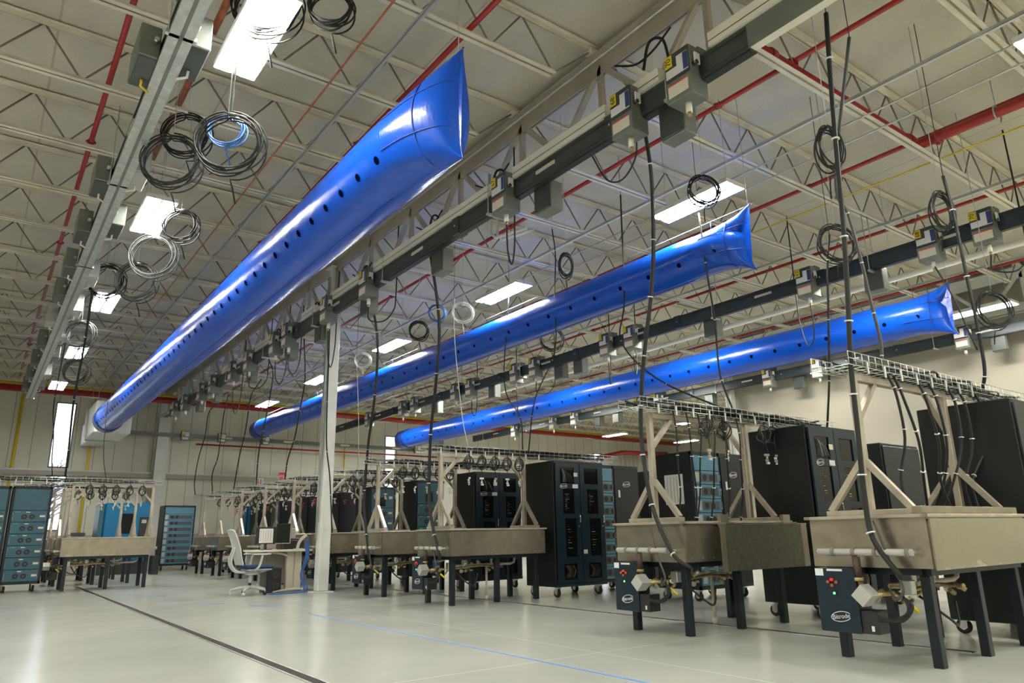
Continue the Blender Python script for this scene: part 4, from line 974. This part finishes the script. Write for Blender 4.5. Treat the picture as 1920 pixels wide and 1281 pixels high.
f = blue_rack((8.10, 6.78, 0), 'rack with a printed sheet taped to its dark left side and light blue modules', 'stack', w=.62, dark_w=.55)
fs = part('paper_sheet', MB().box(-.006, -.001, .16, .50, 1.30, 1.72, 'paper'), f, 'white printed sheet')
g = MB()
for k in range(5): g.box(-.0075, -.0062, .20+.06*k, .215+.06*k, 1.33, 1.69, 'grey_box')
part('printing', g, fs)
blue_rack((7.2, 13.15, 0), 'blue instrument rack right of the freestanding column, nearer of two', 'screen', w=.62, dark_w=.05)
blue_rack((7.2, 15.30, 0), 'blue instrument rack right of the freestanding column, farther of two', 'screen', w=.62, dark_w=.05)
def plain_cabinet(loc, w, d, H, label, col='rack_side', face='navy'):
    t = thing('equipment_cabinet', label, 'cabinet', loc, 0)
    part('body', MB().box(0, w, .02, d, .12, H, col, .008), t)
    part('door', MB().box(.02, w-.02, 0, .02, .16, H-.04, face, .004), t)
    part('handle', MB().tube([(w-.1, 0, 1.1), (w-.1, -.03, 1.12), (w-.1, -.03, 1.28), (w-.1, 0, 1.3)], .007, 'chrome', 6), t, 'chrome handle')
    casters(t, w, d, z=.13); return t
e = plain_cabinet((7.24, 2.42, 0), 1.3, .82, 2.02, 'tall plain near-black cabinet at the right edge behind the nearest tank')
for i, (y, lb, c) in enumerate(((17.0, 'dark cabinet behind the row of far tanks, nearest the desk', 'rack_side'), (19.1, 'dark cabinet in the far row, second from the desk', 'rack_side'), (21.3, 'grey-sided cabinet in the far row, third from the desk', 'fan'), (23.4, 'dark cabinet at the far end of the row', 'rack_side'))):
    plain_cabinet((7.2, y, 0), .95, .75, 2.0, lb, c, 'navy')
plain_cabinet((9.4, 4.7, 0), 1.0, .8, 2.0, 'dark cabinet far behind the second gantry from the right')
plain_cabinet((9.8, 9.2, 0), 1.0, .8, 2.0, 'dark cabinet behind the light blue module racks')
def second_row():
    for i, (x, y) in enumerate(((11.6, 2.2), (11.6, 6.4))):
        o = dup(TP, (x, y, 0), 'distant gantry and tank seen between the two nearest cabinets, %s' % ('right one', 'left one')[i])
second_row()
part('splash_panel', MB().box(-.83, .87, -.462, -.453, .64, .985, 'stainless_bright'), TP, 'mirror-bright side sheet')
part('ledge', MB().box(-.78, .87, -.40, -.33, 1.02, 1.075, 'stainless', .004), TP)
blue_rack((.58, 17.6, 0), 'large blue instrument rack with paired round fans at the left edge', 'fans', w=.66, dark_w=.0)
blue_rack((-.12, 17.6, 0), 'blue instrument rack cut off by the left edge of the picture', 'fans', w=.66, dark_w=.0)
blue_rack((4.98, 25.9, 0), 'distant blue module rack against the far wall, behind the farthest tank', 'stack', w=.95, dark_w=.0)
def blue_machine():
    t = thing('test_chamber', 'bright blue machine with a dark square window at the far left', 'machine', (2.95, 24.3, 0))
    part('body', MB().box(.12, 1.42, .0, 1.0, .35, 2.02, 'cyan', .05).box(.0, .12, .0, 1.0, .35, 2.0, 'teal', .01), t)
    part('base', MB().box(.1, 1.4, .05, .95, 0, .35, 'pc_black'), t)
    part('window', MB().box(.60, .95, -.012, .001, 1.15, 1.72, 'dark_glass', .01).ring((.775, -.012, 1.43), (0, -1, 0), .01, .005, 'ink', 6), t)
    part('control_panel', MB().box(1.08, 1.36, -.03, .001, .9, 1.62, 'pc_black', .01), t)
    part('screen', MB().box(1.13, 1.26, -.034, -.031, 1.44, 1.54, 'grey_box'), t)
    part('bumper', MB().box(.15, 1.35, -.02, .001, .45, .6, 'teal', .01), t)
blue_machine()
def trash():
    t = thing('waste_bin', 'beige bin with a grey lid at the far wall behind the left tanks', 'bin', (2.55, 25.5, 0))
    part('body', MB().box(-.2, .2, -.2, .2, 0, 1.1, 'partition', .02), t); part('lid', MB().box(-.22, .22, -.22, .22, 1.1, 1.2, 'fan', .02), t)
trash()
def blue_machine2():
    t = thing('blue_machine', 'bright blue machine glimpsed between the far gantries left of the desk', 'machine', (7.4, 25.2, 0))
    part('body', MB().box(0, .95, 0, .9, .2, 2.0, 'cyan', .05), t); part('base', MB().box(.05, .9, .05, .85, 0, .2, 'pc_black'), t)
    part('cover', MB().box(.25, .5, -.02, 0, 1.2, 1.75, 'label_white', .02), t); part('vent', MB().box(.2, .7, -.012, .001, .3, .6, 'ink'), t)
blue_machine2()

# ------------------------------------------------------------------ desk corner
def desk():
    t = thing('office_desk', 'cream office desk beside the freestanding column', 'desk', (4.72, 13.45, 0))
    tp = MB(); n = 18; top = []
    outline = [(-.62, -.05), (-.45, -.12), (-.1, -.10), (.1, -.16), (.32, -.28), (.38, -.28), (.38, .55), (-.62, .55)]
    for z in (.70, .735): top += [(x, y, z) for x, y in outline]
    k = len(outline); tp.add(top, [list(range(k))[::-1], list(range(k, 2*k))]+[(i, (i+1) % k, (i+1) % k+k, i+k) for i in range(k)], 'desk')
    part('desktop', tp, t)
    part('pedestal', MB().box(.02, .16, .02, .12, .03, .70, 'desk', .01).box(.165, .30, .02, .12, .03, .70, 'desk', .01), t)
    fo = MB(); pts = [(-.25, -.1, .012), (.0, -.1, .04), (.2, -.1, .045), (.36, -.1, .02)]
    fo.tube(smooth(pts, 4), [.012+.012*math.sin(math.pi*i/12) for i in range(13)], 'desk', 8); part('foot', fo, t)
    part('apron', MB().tube(smooth([(-.35, 0, .69), (-.15, 0, .67), (.0, 0, .63), (.03, 0, .6)], 3), .02, 'desk', 6).box(-.58, .36, .45, .47, .3, .70, 'partition'), t)
desk()
def screen(loc, rz, w, h, label, paper=False, tilt=0):
    t = thing('monitor', label, 'monitor', loc, rz)
    s = MB(); s.box(-w/2, w/2, -.02, .02, .10, .10+h, 'pc_black', .006); part('casing', s, t)
    if paper:
        p = part('printed_sheet', MB().box(-w/2+.05, w/2-.06, -.024, -.0205, .12, .07+h, 'paper'), t, 'white printed sheet')
        g = MB()
        for k in range(5): g.box(-w/2+.07+.045*k, -w/2+.08+.045*k, -.0255, -.0242, .15, .04+h, 'grey_box')
        part('printing', g, p)
    else: part('screen', MB().box(-w/2+.015, w/2-.015, -.023, -.0205, .115, .085+h, 'dark_glass').box(-w/2, w/2, -.0225, -.0203, .10, .112, 'grey_box').box(w/2-.012, w/2, -.0225, -.0203, .10, .10+h, 'grey_box'), t)
    part('stand', MB().box(-.02, .02, -.01, .03, .01, .12, 'pc_black').box(-.1, .1, -.07, .07, 0, .012, 'pc_black', .003), t)
screen((4.36, 13.56, .735), 0, .36, .30, 'black monitor with a printed sheet covering it on the desk', True)
screen((4.66, 13.50, .735), R(-28), .26, .36, 'dark upright monitor angled on the desk, right of the covered one')
def printer():
    t = thing('printer', 'low dark grey printer on the desk behind the curved arm', 'printer', (4.88, 13.75, .735))
    part('body', MB().box(-.22, .22, -.15, .15, 0, .17, 'pc_black', .02), t); part('lid', MB().box(-.20, .20, -.14, .14, .17, .20, 'fan', .01), t)
printer()
def arm_lamp():
    t = thing('desk_arm', 'curved cream arm rising from the desk edge near the column', 'desk arm', (4.86, 13.30, .735))
    pts = smooth([(0, 0, 0), (.02, 0, .10), (.08, 0, .19), (.16, 0, .25)], 4)
    b = MB()
    for a, c in zip(pts[:-1], pts[1:]): b.bar(a, c, .05, .022, 'desk', (0, 1, 0))
    part('arm', b, t); part('clamp', MB().box(-.06, .1, -.03, .03, 0, .012, 'desk'), t)
arm_lamp()
def partition_():
    t = thing('desk_partition', 'low beige fabric partition behind the desk', 'partition', (4.83, 14.3, 0))
    part('panel', MB().box(-.32, .34, -.02, .02, .1, 1.12, 'partition', .01), t); part('foot', MB().box(-.3, -.25, -.2, .2, 0, .1, 'grey_box').box(.25, .3, -.2, .2, 0, .1, 'grey_box'), t)
partition_()
def pc():
    t = thing('desktop_computer', 'black computer tower standing on the floor under the desk', 'computer', (4.52, 13.55, 0))
    part('case', MB().box(-.16, .10, -.2, .2, .0, .42, 'pc_black', .006), t)
    f = MB()
    for z in (.12, .30): f.ring((.0, -.202, z), (0, -1, 0), .05, .006, 'fan', 20).ring((.0, -.202, z), (0, -1, 0), .025, .004, 'fan', 16)
    part('fan_grille', f, t); part('side_panel', MB().box(-.162, -.1605, -.18, .18, .02, .40, 'fan'), t)
pc()
def chair():
    t = thing('office_chair', 'light grey mesh office chair with a navy seat facing the desk', 'chair', (4.02, 13.20, 0), R(0))
    part('seat', MB().box(-.16, .32, -.24, .24, .43, .49, 'chair_blue', .025), t, 'navy fabric seat')
    part('seat_pan', MB().tube(smooth([(-.15, 0, .40), (.05, 0, .37), (.25, 0, .41), (.33, 0, .44)], 3), .035, 'chair_grey', 8).box(-.12, .3, -.22, .22, .405, .43, 'chair_grey', .01).box(-.08, .12, -.1, .1, .33, .405, 'chair_grey', .02), t)
    bk = MB()
    prof = [(-.20, .50), (-.235, .62), (-.27, .78), (-.33, .95), (-.385, 1.07)]
    vs = []
    for (x, z) in prof:
        for y in (-.21, -.1, 0, .1, .21): vs.append((x-.03*(1-(y/.21)**2)*.8, y*(1-.12*(z-.5)), z))
    fs = [(i*5+k, i*5+k+1, (i+1)*5+k+1, (i+1)*5+k) for i in range(4) for k in range(4)]
    bk.add(vs, fs, 'chair_mesh', True); bk.add([(x-.018, y, z) for x, y, z in vs], [f[::-1] for f in fs], 'chair_mesh', True)
    part('backrest', bk, t)
    fr = MB()
    for s in (-1, 1): fr.tube(smooth([(x, s*.215*(1-.12*(z-.5)), z) for x, z in prof], 3), .016, 'chair_grey', 8)
    fr.tube([(-.385, -.2, 1.07), (-.40, 0, 1.085), (-.385, .2, 1.07)], .016, 'chair_grey', 8)
    fr.tube(smooth([(-.10, -.08, .38), (-.26, -.08, .40), (-.36, -.07, .55), (-.30, -.06, .80)], 4), .02, 'chair_grey', 8).tube(smooth([(-.10, .08, .38), (-.26, .08, .40), (-.36, .07, .55), (-.30, .06, .80)], 4), .02, 'chair_grey', 8)
    part('back_frame', fr, t)
    for s in (-1, 1):
        a = MB().tube(smooth([(.0, s*.20, .40), (.06, s*.27, .48), (.10, s*.28, .66)], 4), .02, 'chair_grey', 8).box(-.06, .24, s*.28-.035, s*.28+.035, .66, .685, 'chair_grey', .01)
        part('armrest', a, t)
    part('gas_lift', MB().cyl((0, 0, .10), (0, 0, .35), .025, 'pc_black', 12).cyl((0, 0, .2), (0, 0, .34), .035, 'chair_grey', 12), t)
    b = MB(); cs = []
    for k in range(5):
        a = R(20+72*k); e = (math.cos(a)*.31, math.sin(a)*.31, .085); b.tube([(0, 0, .13), (e[0]*.5, e[1]*.5, .12), e], [.035, .026, .018], 'chair_grey', 8); cs.append(e)
    part('base', b, t)
    for e in cs: part('caster', MB().tube([(e[0]-.02, e[1], .03), (e[0]+.02, e[1], .03)], .03, 'rubber' if e[0] > -.1 else 'chair_grey', 14).cyl((e[0], e[1], .05), (e[0], e[1], .085), .01, 'chair_grey', 8), t)
chair()
m = MB(); rs = random.Random(8)
for k in range(6):
    x = 4.98-.012*k; m.tube(smooth([(x, 13.1, .95-.03*k), (x+.02, 13.08, .6), (x-.06+rs.uniform(-.03, .03), 13.1, .3), (x-.02, 13.0, .05), (4.85-rs.uniform(0, .5), 12.95+rs.uniform(-.1, .15), .012), (4.45-rs.uniform(0, .2), 13.0+rs.uniform(-.08, .1), .012)]), .007, 'cable_blue', 5)
solo('network_cables', m, 'bundle of blue network cables hanging by the column and lying on the floor', 'cables', kind='stuff')
def sign(loc, label, s):
    t = thing('exit_sign' if s else 'fire_sign', label, 'sign', loc)
    p = part('panel', MB().box(-.15, .15, -.03, 0, -.14, .14, 'red_sign' if s else 'label_white', .005), t)
    if s: text('lettering', 'EXIT', .13, 'label_white', (0, -.032, 0), FACE_Y, p)
    else: part('symbol', MB().box(-.07, -.03, -.033, -.0305, -.1, .1, 'red_sign').box(.03, .07, -.033, -.0305, -.1, .1, 'red_sign'), p)
    part('bracket', MB().cyl((0, -.015, .14), (0, -.015, .30), .006, 'galv', 6), t)
sign((9.72, 28.74, 3.32), 'red exit sign on the far wall above the distant gantries', True)
sign((8.83, 28.74, 3.08), 'small white and red sign on the far wall left of the exit sign', False)
